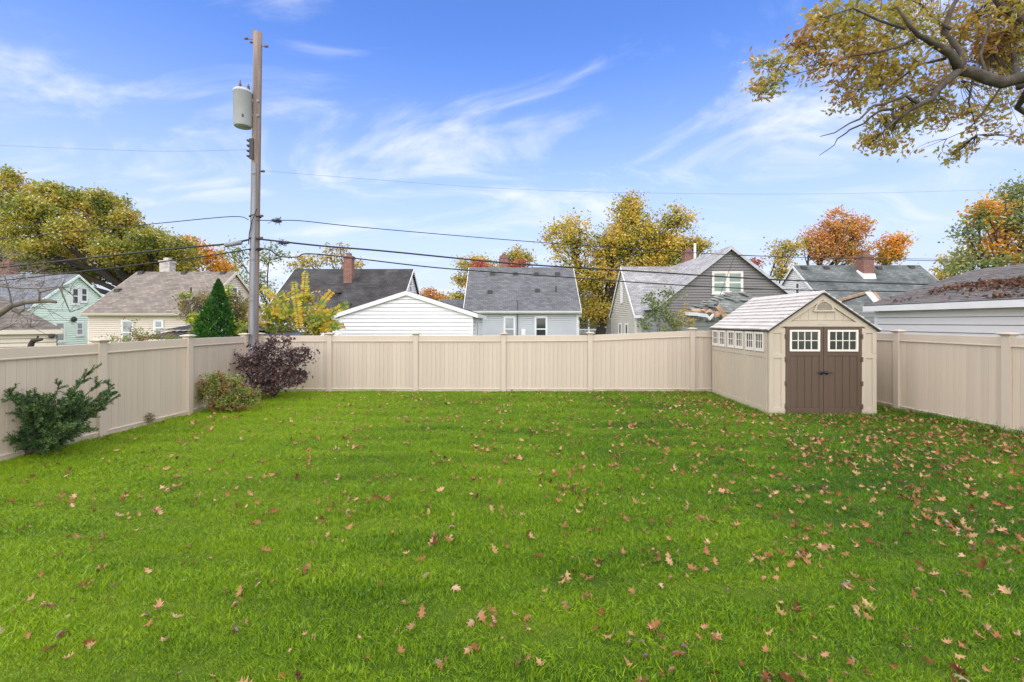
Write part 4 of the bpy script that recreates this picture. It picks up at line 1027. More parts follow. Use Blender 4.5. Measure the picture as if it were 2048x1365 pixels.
def tree(name, label, base, lobes, leaf_mat, bark='bark_dark', trunk_r=0.22, fork=0.4, cat='tree', leaf=0.2, cl=60, per=26, spread=0.5, tpl=DIAMOND, group=None, branch_r=0.028, shell=0.45, flat=0.7, up_bias=0.0, droop=0.0):
    """lobes: (centre Vector, rx, ry, rz, density).  Limbs reach into every lobe, twigs into every clump, leaves gather on the clumps."""
    base = Vector(base); root = empty(name, base, label, cat, group)
    mean = sum((l[0] for l in lobes), Vector()) / len(lobes)
    fk = base.lerp(Vector((mean.x * .5 + base.x * .5, mean.y * .5 + base.y * .5, mean.z)), fork)
    wood = MB(); wood.tube(bez(base - Vector((0, 0, .1)), fk, .03, 6), list(np.linspace(trunk_r * 1.15, trunk_r * .8, 7)), 9)
    Cs = []; Ss = []
    for (c, rx, ry, rz, den) in lobes:
        n = max(4, int(cl * den)); lr = trunk_r * .45 * min(1.3, (rx + rz) / 3 + .3)
        limb = bez(fk, c, .08, 6); wood.tube(limb, list(np.linspace(lr, max(lr * .45, branch_r), 7)), 6)
        sub = []
        for q in range(max(3, n // 7)):                   # secondary limbs
            d = Vector(rng.normal(size=3)).normalized(); e = c + Vector((d.x * rx, d.y * ry, d.z * rz)) * random.uniform(.4, .8)
            st = limb[random.choice((3, 4, 5, 6))]; br = bez(st, e, .12, 4); wood.tube(br, list(np.linspace(max(lr * .4, branch_r), branch_r * .7, 5)), 5, cap=False); sub += br[2:]
        for q in range(n):
            d = rng.normal(size=3); d /= np.linalg.norm(d); rr = random.random() ** shell
            e = c + Vector((d[0] * rx * rr, d[1] * ry * rr, d[2] * rz * rr))
            st = min(sub, key=lambda s: (s - e).length_squared)
            wood.tube(bez(st, e, .1, 3), list(np.linspace(branch_r * .6, branch_r * .22, 4)), 4, cap=False)
            m_ = max(3, int(rng.poisson(per * random.uniform(.5, 1.4))))
            sc = spread * random.uniform(.6, 1.25)
            t = rng.random((m_, 1)) * .35
            pts = np.array(e)[None] * (1 - t) + np.array(st)[None] * t + rng.normal(size=(m_, 3)) * np.array([sc * .42, sc * .42, sc * .42 * flat])
            pts[:, 2] -= droop * rng.random(m_)
            Cs.append(pts); Ss.append(leaf * rng.uniform(.55, 1.25, m_))
    wood.build('trunk', M[bark], root, smooth=True)
    C = np.concatenate(Cs); S = np.concatenate(Ss); ok = C[:, 2] > .05; C, S = C[ok], S[ok]
    scatter('crown', C, S, rot_mats(len(C), up_bias), tpl, leaf_mat, root)
    return root
def lob(px, py, rx, ry, D, den=1.0, deep=0.8, jit=0.0):
    k = D / FPX; return (P(px, py, D + random.uniform(-jit, jit)), rx * k, (rx + ry) / 2 * k * deep, ry * k, den)

LM = {}
LM['green_gold'] = mat_leaf('leaf_green_gold', [(0.05, (0.10, 0.15, 0.03)), (0.36, (0.25, 0.28, 0.04)), (0.62, (0.48, 0.40, 0.05)), (0.95, (0.50, 0.28, 0.08))], clump=0.62, cscale=0.35)
LM['gold'] = mat_leaf('leaf_gold', [(0.05, (0.11, 0.16, 0.03)), (0.35, (0.36, 0.33, 0.04)), (0.62, (0.62, 0.45, 0.06)), (0.95, (0.72, 0.47, 0.09))], clump=0.5, cscale=0.5)
LM['pale_gold'] = mat_leaf('leaf_pale_gold', [(0.05, (0.200, 0.213, 0.062)), (0.4, (0.450, 0.362, 0.075)), (0.7, (0.625, 0.450, 0.088)), (0.95, (0.625, 0.375, 0.125))], clump=0.4, cscale=0.7)
LM['orange'] = mat_leaf('leaf_orange', [(0.05, (0.50, 0.36, 0.06)), (0.35, (0.60, 0.34, 0.08)), (0.65, (0.58, 0.25, 0.07)), (0.95, (0.50, 0.17, 0.06))], clump=0.5, cscale=0.5)
LM['amber'] = mat_leaf('leaf_amber', [(0.05, (0.350, 0.275, 0.037)), (0.4, (0.688, 0.375, 0.037)), (0.7, (0.750, 0.312, 0.037)), (0.95, (0.625, 0.225, 0.050))], clump=0.5, cscale=0.5)
LM['red'] = mat_leaf('leaf_red', [(0.1, (0.45, 0.10, 0.05)), (0.9, (0.50, 0.16, 0.09))], clump=0.4)
LM['sage'] = mat_leaf('leaf_sage', [(0.05, (0.102, 0.153, 0.043)), (0.5, (0.221, 0.281, 0.085)), (0.95, (0.476, 0.442, 0.136))], clump=0.5, cscale=0.8)
LM['yew'] = mat_leaf('leaf_yew', [(0.05, (0.022, 0.062, 0.018)), (0.5, (0.055, 0.135, 0.032)), (0.95, (0.18, 0.27, 0.06))], clump=0.5, cscale=3, trans=0.2)
LM['arb'] = mat_leaf('leaf_arborvitae', [(0.05, (0.014, 0.060, 0.010)), (0.5, (0.031, 0.120, 0.014)), (0.95, (0.072, 0.204, 0.024))], clump=0.4, cscale=4, trans=0.2)
LM['purple'] = mat_leaf('leaf_purple', [(0.05, (0.035, 0.024, 0.026)), (0.4, (0.085, 0.055, 0.056)), (0.7, (0.15, 0.065, 0.05)), (0.95, (0.22, 0.18, 0.17))], clump=0.4, cscale=3, trans=0.2, gloss=0.08)
LM['spirea'] = mat_leaf('leaf_spirea', [(0.05, (0.08, 0.15, 0.025)), (0.34, (0.20, 0.28, 0.045)), (0.52, (0.34, 0.36, 0.08)), (0.68, (0.26, 0.12, 0.06)), (0.95, (0.40, 0.10, 0.045))], clump=0.68, cscale=4.5)
LM['sumac'] = mat_leaf('leaf_yellow_green', [(0.05, (0.09, 0.18, 0.03)), (0.36, (0.24, 0.33, 0.05)), (0.52, (0.54, 0.46, 0.06)), (0.75, (0.66, 0.42, 0.05)), (0.95, (0.60, 0.30, 0.05))], clump=0.6, cscale=2.2)
LM['oak'] = mat_leaf('leaf_oak', [(0.05, (0.20, 0.23, 0.04)), (0.30, (0.36, 0.33, 0.055)), (0.55, (0.52, 0.36, 0.06)), (0.8, (0.42, 0.21, 0.07)), (0.95, (0.28, 0.13, 0.06))], clump=0.6, cscale=0.8, trans=0.42)
LM['dry'] = mat_leaf('leaf_dry', [(0.02, (0.085, 0.028, 0.012)), (0.26, (0.24, 0.095, 0.035)), (0.62, (0.37, 0.185, 0.085)), (0.99, (0.56, 0.345, 0.19))], clump=0.0, trans=0.15, use_obj=True)
LM['dry_mass'] = mat_leaf('leaf_dry_mass', [(0.02, (0.085, 0.028, 0.012)), (0.26, (0.24, 0.095, 0.035)), (0.62, (0.37, 0.185, 0.085)), (0.99, (0.56, 0.345, 0.19))], clump=0.0, trans=0.15)
LM['dry_roof'] = mat_leaf('leaf_dry_roof', [(0.05, (0.05, 0.025, 0.016)), (0.5, (0.13, 0.065, 0.038)), (0.85, (0.25, 0.13, 0.075)), (0.97, (0.42, 0.27, 0.18))], clump=0.0, trans=0.1)
LM['vine'] = mat_leaf('leaf_vine', [(0.05, (0.16, 0.24, 0.03)), (0.5, (0.34, 0.42, 0.05)), (0.95, (0.62, 0.56, 0.07))], clump=0.4, cscale=3)
LM['dead'] = mat_leaf('leaf_faded', [(0.05, (0.117, 0.111, 0.052)), (0.5, (0.221, 0.189, 0.098)), (0.95, (0.520, 0.390, 0.078))], clump=0.4, cscale=2)

# big green-gold trees at the left
D = 46
tree('large_maple', 'largest green and gold tree behind the mint and cream houses', (-36, 46, 0),
     [lob(60, 470, 95, 75, D, 2.6), lob(170, 470, 90, 85, D, 2.6), lob(270, 500, 80, 60, D, 2.2), lob(110, 410, 70, 45, D, 1.2), lob(215, 430, 60, 45, D, 1.0), lob(20, 400, 45, 50, D, 1.0), lob(345, 510, 55, 45, D, 1.5), lob(180, 540, 130, 35, D + 3, 2.2), lob(300, 545, 80, 30, D + 3, 1.4), lob(20, 510, 60, 60, D + 2, 1.4), lob(-60, 460, 70, 80, D, 1.2), lob(95, 385, 26, 22, D, .5), lob(160, 395, 26, 20, D, .4), lob(205, 400, 24, 22, D - 2, .4), lob(245, 440, 24, 20, D - 2, .5), lob(15, 355, 14, 18, D, .25), lob(60, 420, 40, 26, D - 4, .8), lob(140, 460, 40, 24, D - 5, .8), lob(300, 480, 30, 22, D - 4, .6), lob(220, 500, 40, 24, D - 5, .8), lob(60, 500, 40, 24, D - 5, .8)],
     LM['green_gold'], trunk_r=.5, cl=70, per=62, leaf=.26, spread=1.15, branch_r=.05, fork=.35, flat=.6)
tree('amber_maple', 'small amber orange tree just above the cream house roof', (-31, 52, 0), [lob(405, 510, 38, 22, 52, 1.2), lob(440, 540, 30, 22, 52, 1.0), lob(370, 495, 30, 25, 52, .8), lob(300, 590, 50, 25, 52, .6)], LM['amber'], trunk_r=.25, cl=44, per=26, leaf=.36, spread=1.1, branch_r=.035)
tree('thin_ash', 'sparse green tree directly behind the utility pole', (-19.3, 37.5, 0), [lob(470, 510, 32, 28, 37, .8), lob(540, 510, 30, 30, 37, .8), lob(520, 570, 35, 40, 37, 1.0), lob(480, 560, 25, 35, 37, .5), lob(548, 600, 28, 40, 37, .7)], LM['sage'], trunk_r=.16, cl=34, per=14, leaf=.22, spread=.8, branch_r=.025, fork=.3)
tree('sparse_yellow_tree', 'thin yellowing tree tops poking above the charcoal roof', (-14, 44, 0), [lob(615, 525, 30, 18, 44, .8), lob(660, 515, 25, 22, 44, .7), lob(705, 530, 32, 16, 44, .9), lob(590, 535, 20, 12, 44, .4), lob(680, 500, 15, 15, 44, .3)], LM['pale_gold'], trunk_r=.2, cl=34, per=16, leaf=.26, spread=.8, branch_r=.03)
tree('far_orange_tree', 'low orange tree far off between charcoal roof and grey house', (-10, 70, 0), [lob(860, 593, 24, 15, 70, 1.0), lob(885, 600, 24, 12, 70, .8)], LM['orange'], trunk_r=.25, cl=44, per=44, leaf=.34, spread=1.2, branch_r=.04)
tree('yellow_maple', 'yellow tree whose top shows left of the grey house chimney', (-2.6, 50, 0), [lob(950, 530, 35, 22, 50, 1.0), lob(925, 560, 20, 18, 50, .5), lob(1040, 515, 35, 20, 50, .9), lob(920, 605, 24, 22, 50, .8), lob(985, 545, 50, 25, 50, 1.0)], LM['gold'], trunk_r=.25, cl=40, per=44, leaf=.25, spread=1.0, branch_r=.035)
tree('red_maple', 'red maple tips beside the grey house chimney', (0.2, 44, 0), [lob(962, 535, 24, 14, 44, .9), lob(1035, 534, 26, 14, 44, .9)], LM['red'], trunk_r=.18, cl=34, per=22, leaf=.28, spread=.8, branch_r=.03)
D = 40
tree('golden_elm', 'big golden tree with dark trunk between the grey and putty houses', (7.6, 40, 0),
     [lob(1140, 480, 58, 55, D, 1.1), lob(1215, 500, 50, 50, D, 1.2), lob(1270, 470, 60, 55, D, 2.0), lob(1260, 415, 30, 28, D, .6), lob(1340, 500, 60, 40, D, 1.8), lob(1355, 440, 32, 28, D, .6), lob(1180, 560, 70, 45, D, 2.0), lob(1290, 540, 70, 40, D, 2.0), lob(1190, 620, 35, 30, D, .9), lob(1390, 495, 30, 18, D, .5)],
     LM['gold'], trunk_r=.42, cl=64, per=50, leaf=.235, spread=1.1, branch_r=.045, fork=.45)
tree('orange_maple', 'tall rusty orange maple above the white house', (31, 48, 0), [lob(1680, 455, 45, 40, 48, 1.6), lob(1650, 500, 40, 28, 48, 1.2), lob(1700, 505, 40, 28, 48, 1.2), lob(1715, 455, 28, 28, 48, .7), lob(1625, 480, 20, 22, 48, .5)], LM['orange'], trunk_r=.3, cl=44, per=50, leaf=.25, spread=.95, branch_r=.04, fork=.5)
tree('amber_tree', 'amber tree right of the brick chimney on the white house', (37, 48, 0), [lob(1780, 490, 32, 24, 48, 1.0), lob(1770, 515, 40, 14, 48, 1.0), lob(1800, 480, 16, 14, 48, .3)], LM['amber'], trunk_r=.22, cl=36, per=44, leaf=.25, spread=.9, branch_r=.035)
tree('olive_tree', 'small olive and gold tree between the dark gable and the orange maple', (25, 45, 0), [lob(1560, 505, 32, 28, 45, .9), lob(1590, 495, 22, 22, 45, .5), lob(1565, 545, 26, 22, 45, .7)], LM['pale_gold'], trunk_r=.18, cl=38, per=20, leaf=.28, spread=.9, branch_r=.03)
tree('crimson_shrub_tree', 'tiny crimson tree top beside the dark gable', (24, 50, 0), [lob(1510, 526, 12, 12, 50, .5)], LM['red'], trunk_r=.12, cl=26, per=18, leaf=.26, spread=.6, branch_r=.025)
tree('tan_tree', 'pale tan tree beyond the garage roof at right', (33, 36, 0), [lob(1890, 535, 28, 28, 36, .9), lob(1880, 555, 24, 14, 36, .6), lob(1920, 520, 20, 25, 36, .5)], LM['pale_gold'], trunk_r=.16, cl=34, per=18, leaf=.22, spread=.8, branch_r=.025)
tree('amber_oak', 'bright amber tree glowing behind the green one at the right edge', (25.2, 23.4, 0), [lob(1970, 425, 22, 34, 22.2, .6), lob(2010, 480, 36, 36, 22.4, .6), lob(1965, 500, 32, 24, 22.4, .35), lob(2035, 520, 26, 18, 22.0, .4), lob(2000, 430, 40, 40, 24, .8)], LM['amber'], trunk_r=.18, cl=52, per=24, leaf=.2, spread=.75, branch_r=.022)
tree('green_tree', 'loose dark green tree above the leaf covered garage at the right edge', (24.0, 22, 0), [lob(1935, 470, 24, 40, 22, .45), lob(2015, 440, 34, 34, 22, .6), lob(2045, 385, 34, 40, 22, .8), lob(1990, 525, 50, 26, 22, .7), lob(1925, 525, 26, 22, 22, .5), lob(2060, 480, 40, 60, 22, .8), lob(1960, 430, 20, 20, 22, .2)], LM['sage'], trunk_r=.18, cl=44, per=24, leaf=.18, spread=.7, branch_r=.022)

# shrubs and small trees behind the fence
tree('tree_of_heaven', 'leaning yellow green sapling clump behind the fence right of the pole', (-6.4, 15.6, 0), [lob(610, 640, 60, 28, 15.4, 1.0), lob(555, 630, 36, 42, 15.4, .8), lob(640, 650, 40, 22, 15.2, 1.0), lob(600, 605, 45, 34, 15.6, .55)], LM['sumac'], bark='bark_grey', trunk_r=.06, cl=44, per=18, leaf=.12, spread=.30, tpl=OVAL, branch_r=.010, fork=.25, cat='shrub')
def fronds():
    root = empty('pinnate_sapling', (-6.9, 15.2, 0), 'upright yellow and green feathery fronds rising above the fence', 'shrub')
    wood = MB(); Cs = []; Ms = []; Ss = []
    def frond(a, b, n=22, s=.16, droop=.15):
        a, b = Vector(a), Vector(b); ax = (b - a).normalized(); sd = ax.cross(Vector((0, 1, .2))).normalized()
        pts = [a.lerp(b, k / 6) - Vector((0, 0, droop * (k / 6) ** 2)) for k in range(7)]; wood.tube(pts, list(np.linspace(.012, .004, 7)), 4)
        for k in range(n):
            t = .15 + .85 * k / n; p = a.lerp(b, t) - Vector((0, 0, droop * t * t))
            for sg in (-1, 1):
                d = (sd * sg + ax * .45 + Vector((0, random.uniform(-.3, .3), -.35))).normalized(); l = s * (1.1 - .6 * abs(t - .5)) * random.uniform(.8, 1.15)
                y = np.array(d); x = np.cross(y, np.array([0, -1, .3]) + rng.normal(size=3) * .3); x /= np.linalg.norm(x); z = np.cross(x, y)
                Cs.append(np.array(p) + y * l * .5); Ms.append(np.stack([x, y, z], -1)); Ss.append(l)
    for (p0, p1, dr) in (((600, 672), (588, 560), .02), ((602, 650), (612, 538), .02), ((585, 640), (523, 560), .25), ((600, 660), (665, 576), .1), ((605, 660), (698, 600), .12), ((580, 640), (545, 610), .2), ((575, 668), (530, 600), .3), ((610, 665), (660, 610), .2), ((560, 668), (520, 640), .2), ((500, 660), (460, 585), .3), ((470, 650), (500, 590), .2), ((615, 665), (690, 640), .2), ((590, 655), (560, 575), .15)):
        frond(P(*p0, 15.1 + random.uniform(-.3, .3)), P(*p1, 15.1 + random.uniform(-.5, .5)), droop=dr)
    for k in range(5): wood.tube(bez((-6.9 + random.uniform(-.5, .5), 15.2, -.05), P(560 + 20 * k, 668, 15.1), .05, 5), .02, 5)
    wood.build('stem', M['bark_grey'], root); scatter('fronds', np.array(Cs), np.array(Ss), np.array(Ms), OVAL, LM['sumac'], root)
fronds()
tree('faded_shrub', 'brown green faded shrub left of the cone shaped evergreen', (-10.6, 15.0, 0), [lob(385, 618, 26, 26, 14.8, 1.0), lob(410, 600, 20, 24, 14.8, .6), lob(365, 600, 12, 14, 14.8, .2)], LM['dead'], bark='bark_grey', trunk_r=.04, cl=60, per=16, leaf=.07, spread=.22, tpl=OVAL, branch_r=.007, fork=.5, cat='shrub')
tree('faded_shrub', 'brown green faded shrub between the cone shaped evergreen and the pole', (-9.1, 15.3, 0), [lob(478, 610, 22, 30, 15.0, 1.0), lob(470, 640, 28, 22, 15.0, .8)], LM['dead'], bark='bark_grey', trunk_r=.04, cl=60, per=16, leaf=.07, spread=.22, tpl=OVAL, branch_r=.007, fork=.5, cat='shrub')
tree('grape_vine', 'yellow green vine leaves at the foot of the cone shaped evergreen', (-10.2, 14.6, 0), [lob(392, 645, 16, 28, 14.4, .6), lob(480, 655, 22, 18, 14.4, .5), lob(372, 590, 5, 5, 14.4, .08), lob(455, 590, 14, 20, 14.9, .3)], LM['vine'], bark='bark_grey', trunk_r=.02, cl=44, per=10, leaf=.12, spread=.2, tpl=OVAL, branch_r=.006, fork=.5, cat='vine')
tree('bramble', 'low rusty bramble tops showing over the left fence', (-11.0, 13.2, 0), [lob(245, 680, 45, 12, 12.9, .6), lob(300, 674, 45, 14, 12.9, .7), lob(340, 678, 22, 9, 12.9, .3), lob(268, 655, 16, 20, 12.9, .2)], LM['spirea'], bark='bark_grey', trunk_r=.02, cl=50, per=12, leaf=.06, spread=.2, tpl=OVAL, branch_r=.005, fork=.5, cat='shrub')
tree('leafy_sapling', 'slender green sapling behind the fence in front of the putty house', (4.9, 14.6, 0), [lob(1320, 630, 28, 35, 14.6, 1.2), lob(1300, 600, 22, 20, 14.6, .35), lob(1335, 590, 22, 18, 14.6, .35), lob(1350, 650, 20, 18, 14.6, .5), lob(1290, 650, 18, 18, 14.6, .4)], LM['sage'], bark='bark_grey', trunk_r=.03, cl=46, per=13, leaf=.085, spread=.22, tpl=OVAL, branch_r=.006, fork=.45, cat='sapling')
tree('yellow_sapling', 'small yellowing sapling beside the bent white gutter', (5.7, 14.9, 0), [lob(1362, 640, 14, 22, 14.9, .5), lob(1380, 645, 8, 16, 14.9, .2), lob(1372, 600, 6, 22, 14.9, .1)], LM['pale_gold'], bark='bark_grey', trunk_r=.02, cl=46, per=12, leaf=.07, spread=.16, tpl=OVAL, branch_r=.005, fork=.5, cat='sapling')

def arborvitae():
    D = 14.2; base = P(432, 0, D); base.z = 0; top = P(437, 560, D).z; z0 = 0.15; n = 15000
    root = empty('arborvitae', base, 'dense dark green cone shaped evergreen behind the left fence', 'evergreen')
    MB(base).tube([(0, 0, -.1), (0, 0, 1.2), (.08, 0, top - .3)], [.07, .05, .01], 8).build('trunk', M['bark_dark'], root)
    t = rng.random(n) ** 1.35; ph = rng.random(n) * 2 * np.pi
    prof = np.interp(t, [0, .1, .4, .7, .85, .95, 1], [.62, .72, .66, .36, .17, .085, .0])
    lump = 1 + .13 * np.sin(ph * 5 + t * 23) * np.sin(t * 31 + ph * 2) + .06 * rng.normal(size=n)
    rr = prof * lump * np.sqrt(rng.uniform(.55, 1, n)) * 1.02
    C = np.stack([base.x + .08 * t + rr * np.cos(ph), base.y + rr * np.sin(ph), z0 + t * (top - z0)], -1)
    y = np.stack([np.cos(ph) * .6 + rng.normal(size=n) * .3, np.sin(ph) * .6 + rng.normal(size=n) * .3, .75 + rng.normal(size=n) * .3], -1); y /= np.linalg.norm(y, axis=1)[:, None]
    x = np.cross(y, rng.normal(size=(n, 3))); x /= np.linalg.norm(x, axis=1)[:, None]; z = np.cross(x, y)
    scatter('crown', C, rng.uniform(.06, .13, n), np.stack([x, y, z], -1), DIAMOND, LM['arb'], root)
arborvitae()

# shrubs in the yard
b0 = G(545, 800)
tree('purple_shrub', 'dark purple leaved shrub in front of the utility pole', b0, [lob(545, 735, 50, 35, b0.y + .1, 1.5), lob(585, 715, 36, 26, b0.y, 1.0), lob(500, 725, 32, 28, b0.y, .9), lob(530, 695, 34, 20, b0.y, .7), lob(575, 755, 34, 24, b0.y - .1, .9), lob(520, 765, 32, 22, b0.y - .1, .7), lob(466, 708, 8, 5, b0.y, .08), lob(605, 745, 12, 6, b0.y, .1), lob(548, 780, 22, 14, b0.y - .1, .3), lob(612, 703, 12, 9, b0.y, .14), lob(545, 680, 10, 10, b0.y, .12), lob(572, 680, 10, 10, b0.y, .12)],
     LM['purple'], trunk_r=.045, cl=58, per=13, leaf=.08, spread=.20, tpl=OVAL, branch_r=.006, fork=.25, cat='shrub')
b0 = G(455, 826)
tree('spirea_shrub', 'rounded green and rust coloured shrub in front of the purple one', b0, [lob(450, 785, 42, 32, b0.y, 1.6), lob(425, 770, 30, 24, b0.y + .05, .9), lob(490, 790, 30, 22, b0.y, 1.0), lob(400, 790, 15, 14, b0.y + .1, .35), lob(455, 808, 45, 16, b0.y - .1, 1.1), lob(440, 755, 20, 10, b0.y, .3), lob(470, 762, 16, 12, b0.y, .3)],
     LM['spirea'], trunk_r=.03, cl=75, per=17, leaf=.05, spread=.14, tpl=OVAL, branch_r=.005, fork=.2, cat='shrub')
b0 = G(296, 853)
tree('twiggy_shrub', 'tiny grey twiggy shrub at the foot of the left fence', b0, [lob(298, 836, 11, 13, b0.y, .5), lob(282, 832, 5, 10, b0.y, .2)], LM['dead'], bark='bark_grey', trunk_r=.012, cl=60, per=9, leaf=.03, spread=.08, tpl=OVAL, branch_r=.0035, fork=.2, cat='shrub')

def yew():
    b0 = G(78, 912); D = b0.y
    root = empty('yew_bush', b0, 'spreading dark green yew with long reaching sprays by the left fence', 'shrub')
    wood = MB(); Cs = []; Ms = []; Ss = []
    def shoot(a, b, nl, l, bend=.08, r=.012):
        pts = bez(a, b, bend, 6); wood.tube(pts, list(np.linspace(r, r * .3, 7)), 5)
        for k in range(nl):
            t = (.04 + .96 * k / nl) * 6; i = min(int(t), 5); p = pts[i].lerp(pts[i + 1], t - i); ax = (pts[i + 1] - pts[i]).normalized()
            for _ in range(3):
                sd = ax.cross(Vector(rng.normal(size=3))).normalized(); d = (sd + ax * .55 + Vector((0, 0, .15))).normalized(); ll = l * random.uniform(.6, 1.2)
                y = np.array(d); x = np.cross(y, rng.normal(size=3)); x /= np.linalg.norm(x); z = np.cross(x, y)
                Cs.append(np.array(p) + y * ll * .5); Ms.append(np.stack([x * 2.2, y, z], -1)); Ss.append(ll * 1.15)
        return pts
    mains = [((228, 768), .7), ((222, 780), 1.0), ((190, 730), .7), ((170, 745), .7), ((22, 738), .7), ((50, 765), 1.0), ((30, 775), 1.0), ((165, 800), 1.0), ((95, 790), 1.0), ((20, 790), 1.0), ((-20, 800), 1.0), ((210, 805), .9), ((60, 800), 1.0), ((130, 820), 1.0), ((0, 845), 1.0), ((150, 850), 1.0), ((40, 850), 1.0), ((100, 850), 1.1), ((-60, 830), 1.0), ((170, 870), .8), ((70, 885), 1.0), ((120, 885), .9), ((20, 890), 1.0), ((-50, 880), 1.0), ((85, 800), .8), ((145, 790), .8), ((240, 790), .7), ((205, 760), .7), ((120, 765), .7), ((-10, 760), .7), ((70, 775), .7)]
    for (pp, den) in mains:
        for rep in range(2 if den > .75 else 1):
            Dz = D + random.uniform(-.45, .45) * (1 if den > .75 else .3)
            e = P(pp[0] + random.uniform(-12, 12) * (den > .75), pp[1] + random.uniform(-10, 10) * (den > .75), Dz)
            a = b0 + Vector((random.uniform(-.2, .2), random.uniform(-.15, .15), random.uniform(.05, .35)))
            pts = shoot(a, e, 50, .030, .035, .014)
            for q in range(int(17 * den)):
                f = random.uniform(.2, .97); p = pts[min(5, int(f * 6))].lerp(pts[min(6, int(f * 6) + 1)], (f * 6) % 1)
                ax = (e - a).normalized(); d = (ax * 1.3 + Vector(rng.normal(size=3)) * .55 + Vector((0, 0, .08))).normalized(); ln = random.uniform(.12, .36) * (1.2 - f * .75)
                p2 = shoot(p, p + d * ln, 22, .027, .05, .006)
                if f < .8:
                    for q2 in range(2):
                        d2 = (d * .7 + Vector(rng.normal(size=3)) * .6).normalized(); shoot(p2[3], p2[3] + d2 * ln * .6, 12, .025, .05, .004)
    wood.build('stem', M['bark_dark'], root)
    tv = NEEDLE[0].copy(); C = np.array(Cs); ok = C[:, 2] > .01
    scatter('needles', C[ok], np.array(Ss)[ok], np.array(Ms)[ok], NEEDLE, LM['yew'], root)
yew()

def bare_branch():
    root = empty('bare_tree', (-12.2, 9.6, 0), 'bare grey branches reaching in from the left edge', 'tree')
    D = 9.8; mb = MB()
    w3 = lambda l, D=D: [P(x, y, D + .15 * math.sin(x * .05)) for x, y in l]
    trunk = [Vector((-12.2, 9.6, -.1)), Vector((-12.15, 9.65, 1.0)), P(-50, 655, D), P(0, 626, D), P(22, 612, D), P(50, 605, D), P(78, 603, D), P(98, 602, D), P(112, 605, D)]
    mb.tube(trunk, [.13, .11, .09, .075, .06, .05, .045, .045, .03], 9)
    tw = [[(22, 612), (20, 590), (10, 555), (-5, 540)], [(78, 603), (79, 585), (68, 570), (45, 548), (5, 540)], [(20, 618), (37, 628), (50, 618), (70, 615), (97, 619)], [(37, 628), (62, 640), (61, 655)], [(0, 660), (20, 653), (45, 655), (61, 658)], [(79, 585), (105, 578), (125, 575), (145, 590)], [(0, 573), (40, 577), (80, 577), (118, 574), (140, 585)], [(120, 575), (130, 600), (140, 625)]]
    for t in tw: mb.tube(w3(t), list(np.linspace(.022, .006, len(t))), 5)
    for k in range(90):
        t = random.choice(tw); s = random.choice(t); p = P(s[0], s[1], D + random.uniform(-.2, .2)); e = p + Vector((random.uniform(-.1, .55), random.uniform(-.3, .3), random.uniform(-.35, .5)))
        mb.tube(bez(p, e, .15, 4), list(np.linspace(.006, .002, 5)), 3, cap=False)
    mb.build('limb', M['bark_grey'], root, smooth=True); mb = MB()
    for k in range(260):                                   # fine grey twig haze above
        x, y = random.uniform(-40, 110), random.uniform(470, 575)
        if y < 480 + x * .5: continue
        p = P(x, y, 13 + random.uniform(-1, 1)); e = p + Vector((random.uniform(-.7, .7), random.uniform(-.3, .3), random.uniform(-.4, .4))); mb.tube(bez(p, e, .2, 4), list(np.linspace(.007, .002, 5)), 3, cap=False)
    tag(mb.build('twigs', M['bark_grey'], root, smooth=True), kind='stuff')
    st = MB(); st.tube([P(62, 690, 9.6), P(66, 682, 9.6), P(84, 679, 9.6)], [.05, .045, .03], 8); st.tube([P(74, 681, 9.6), P(76, 672, 9.6)], [.02, .015], 6); st.tube([Vector((-10.6, 9.7, 0)), P(62, 690, 9.6)], [.07, .05], 8)
    tag(st.build('cut_stump', M['bark_dark']), 'short cut branch stub just above the left fence', 'stump')
bare_branch()

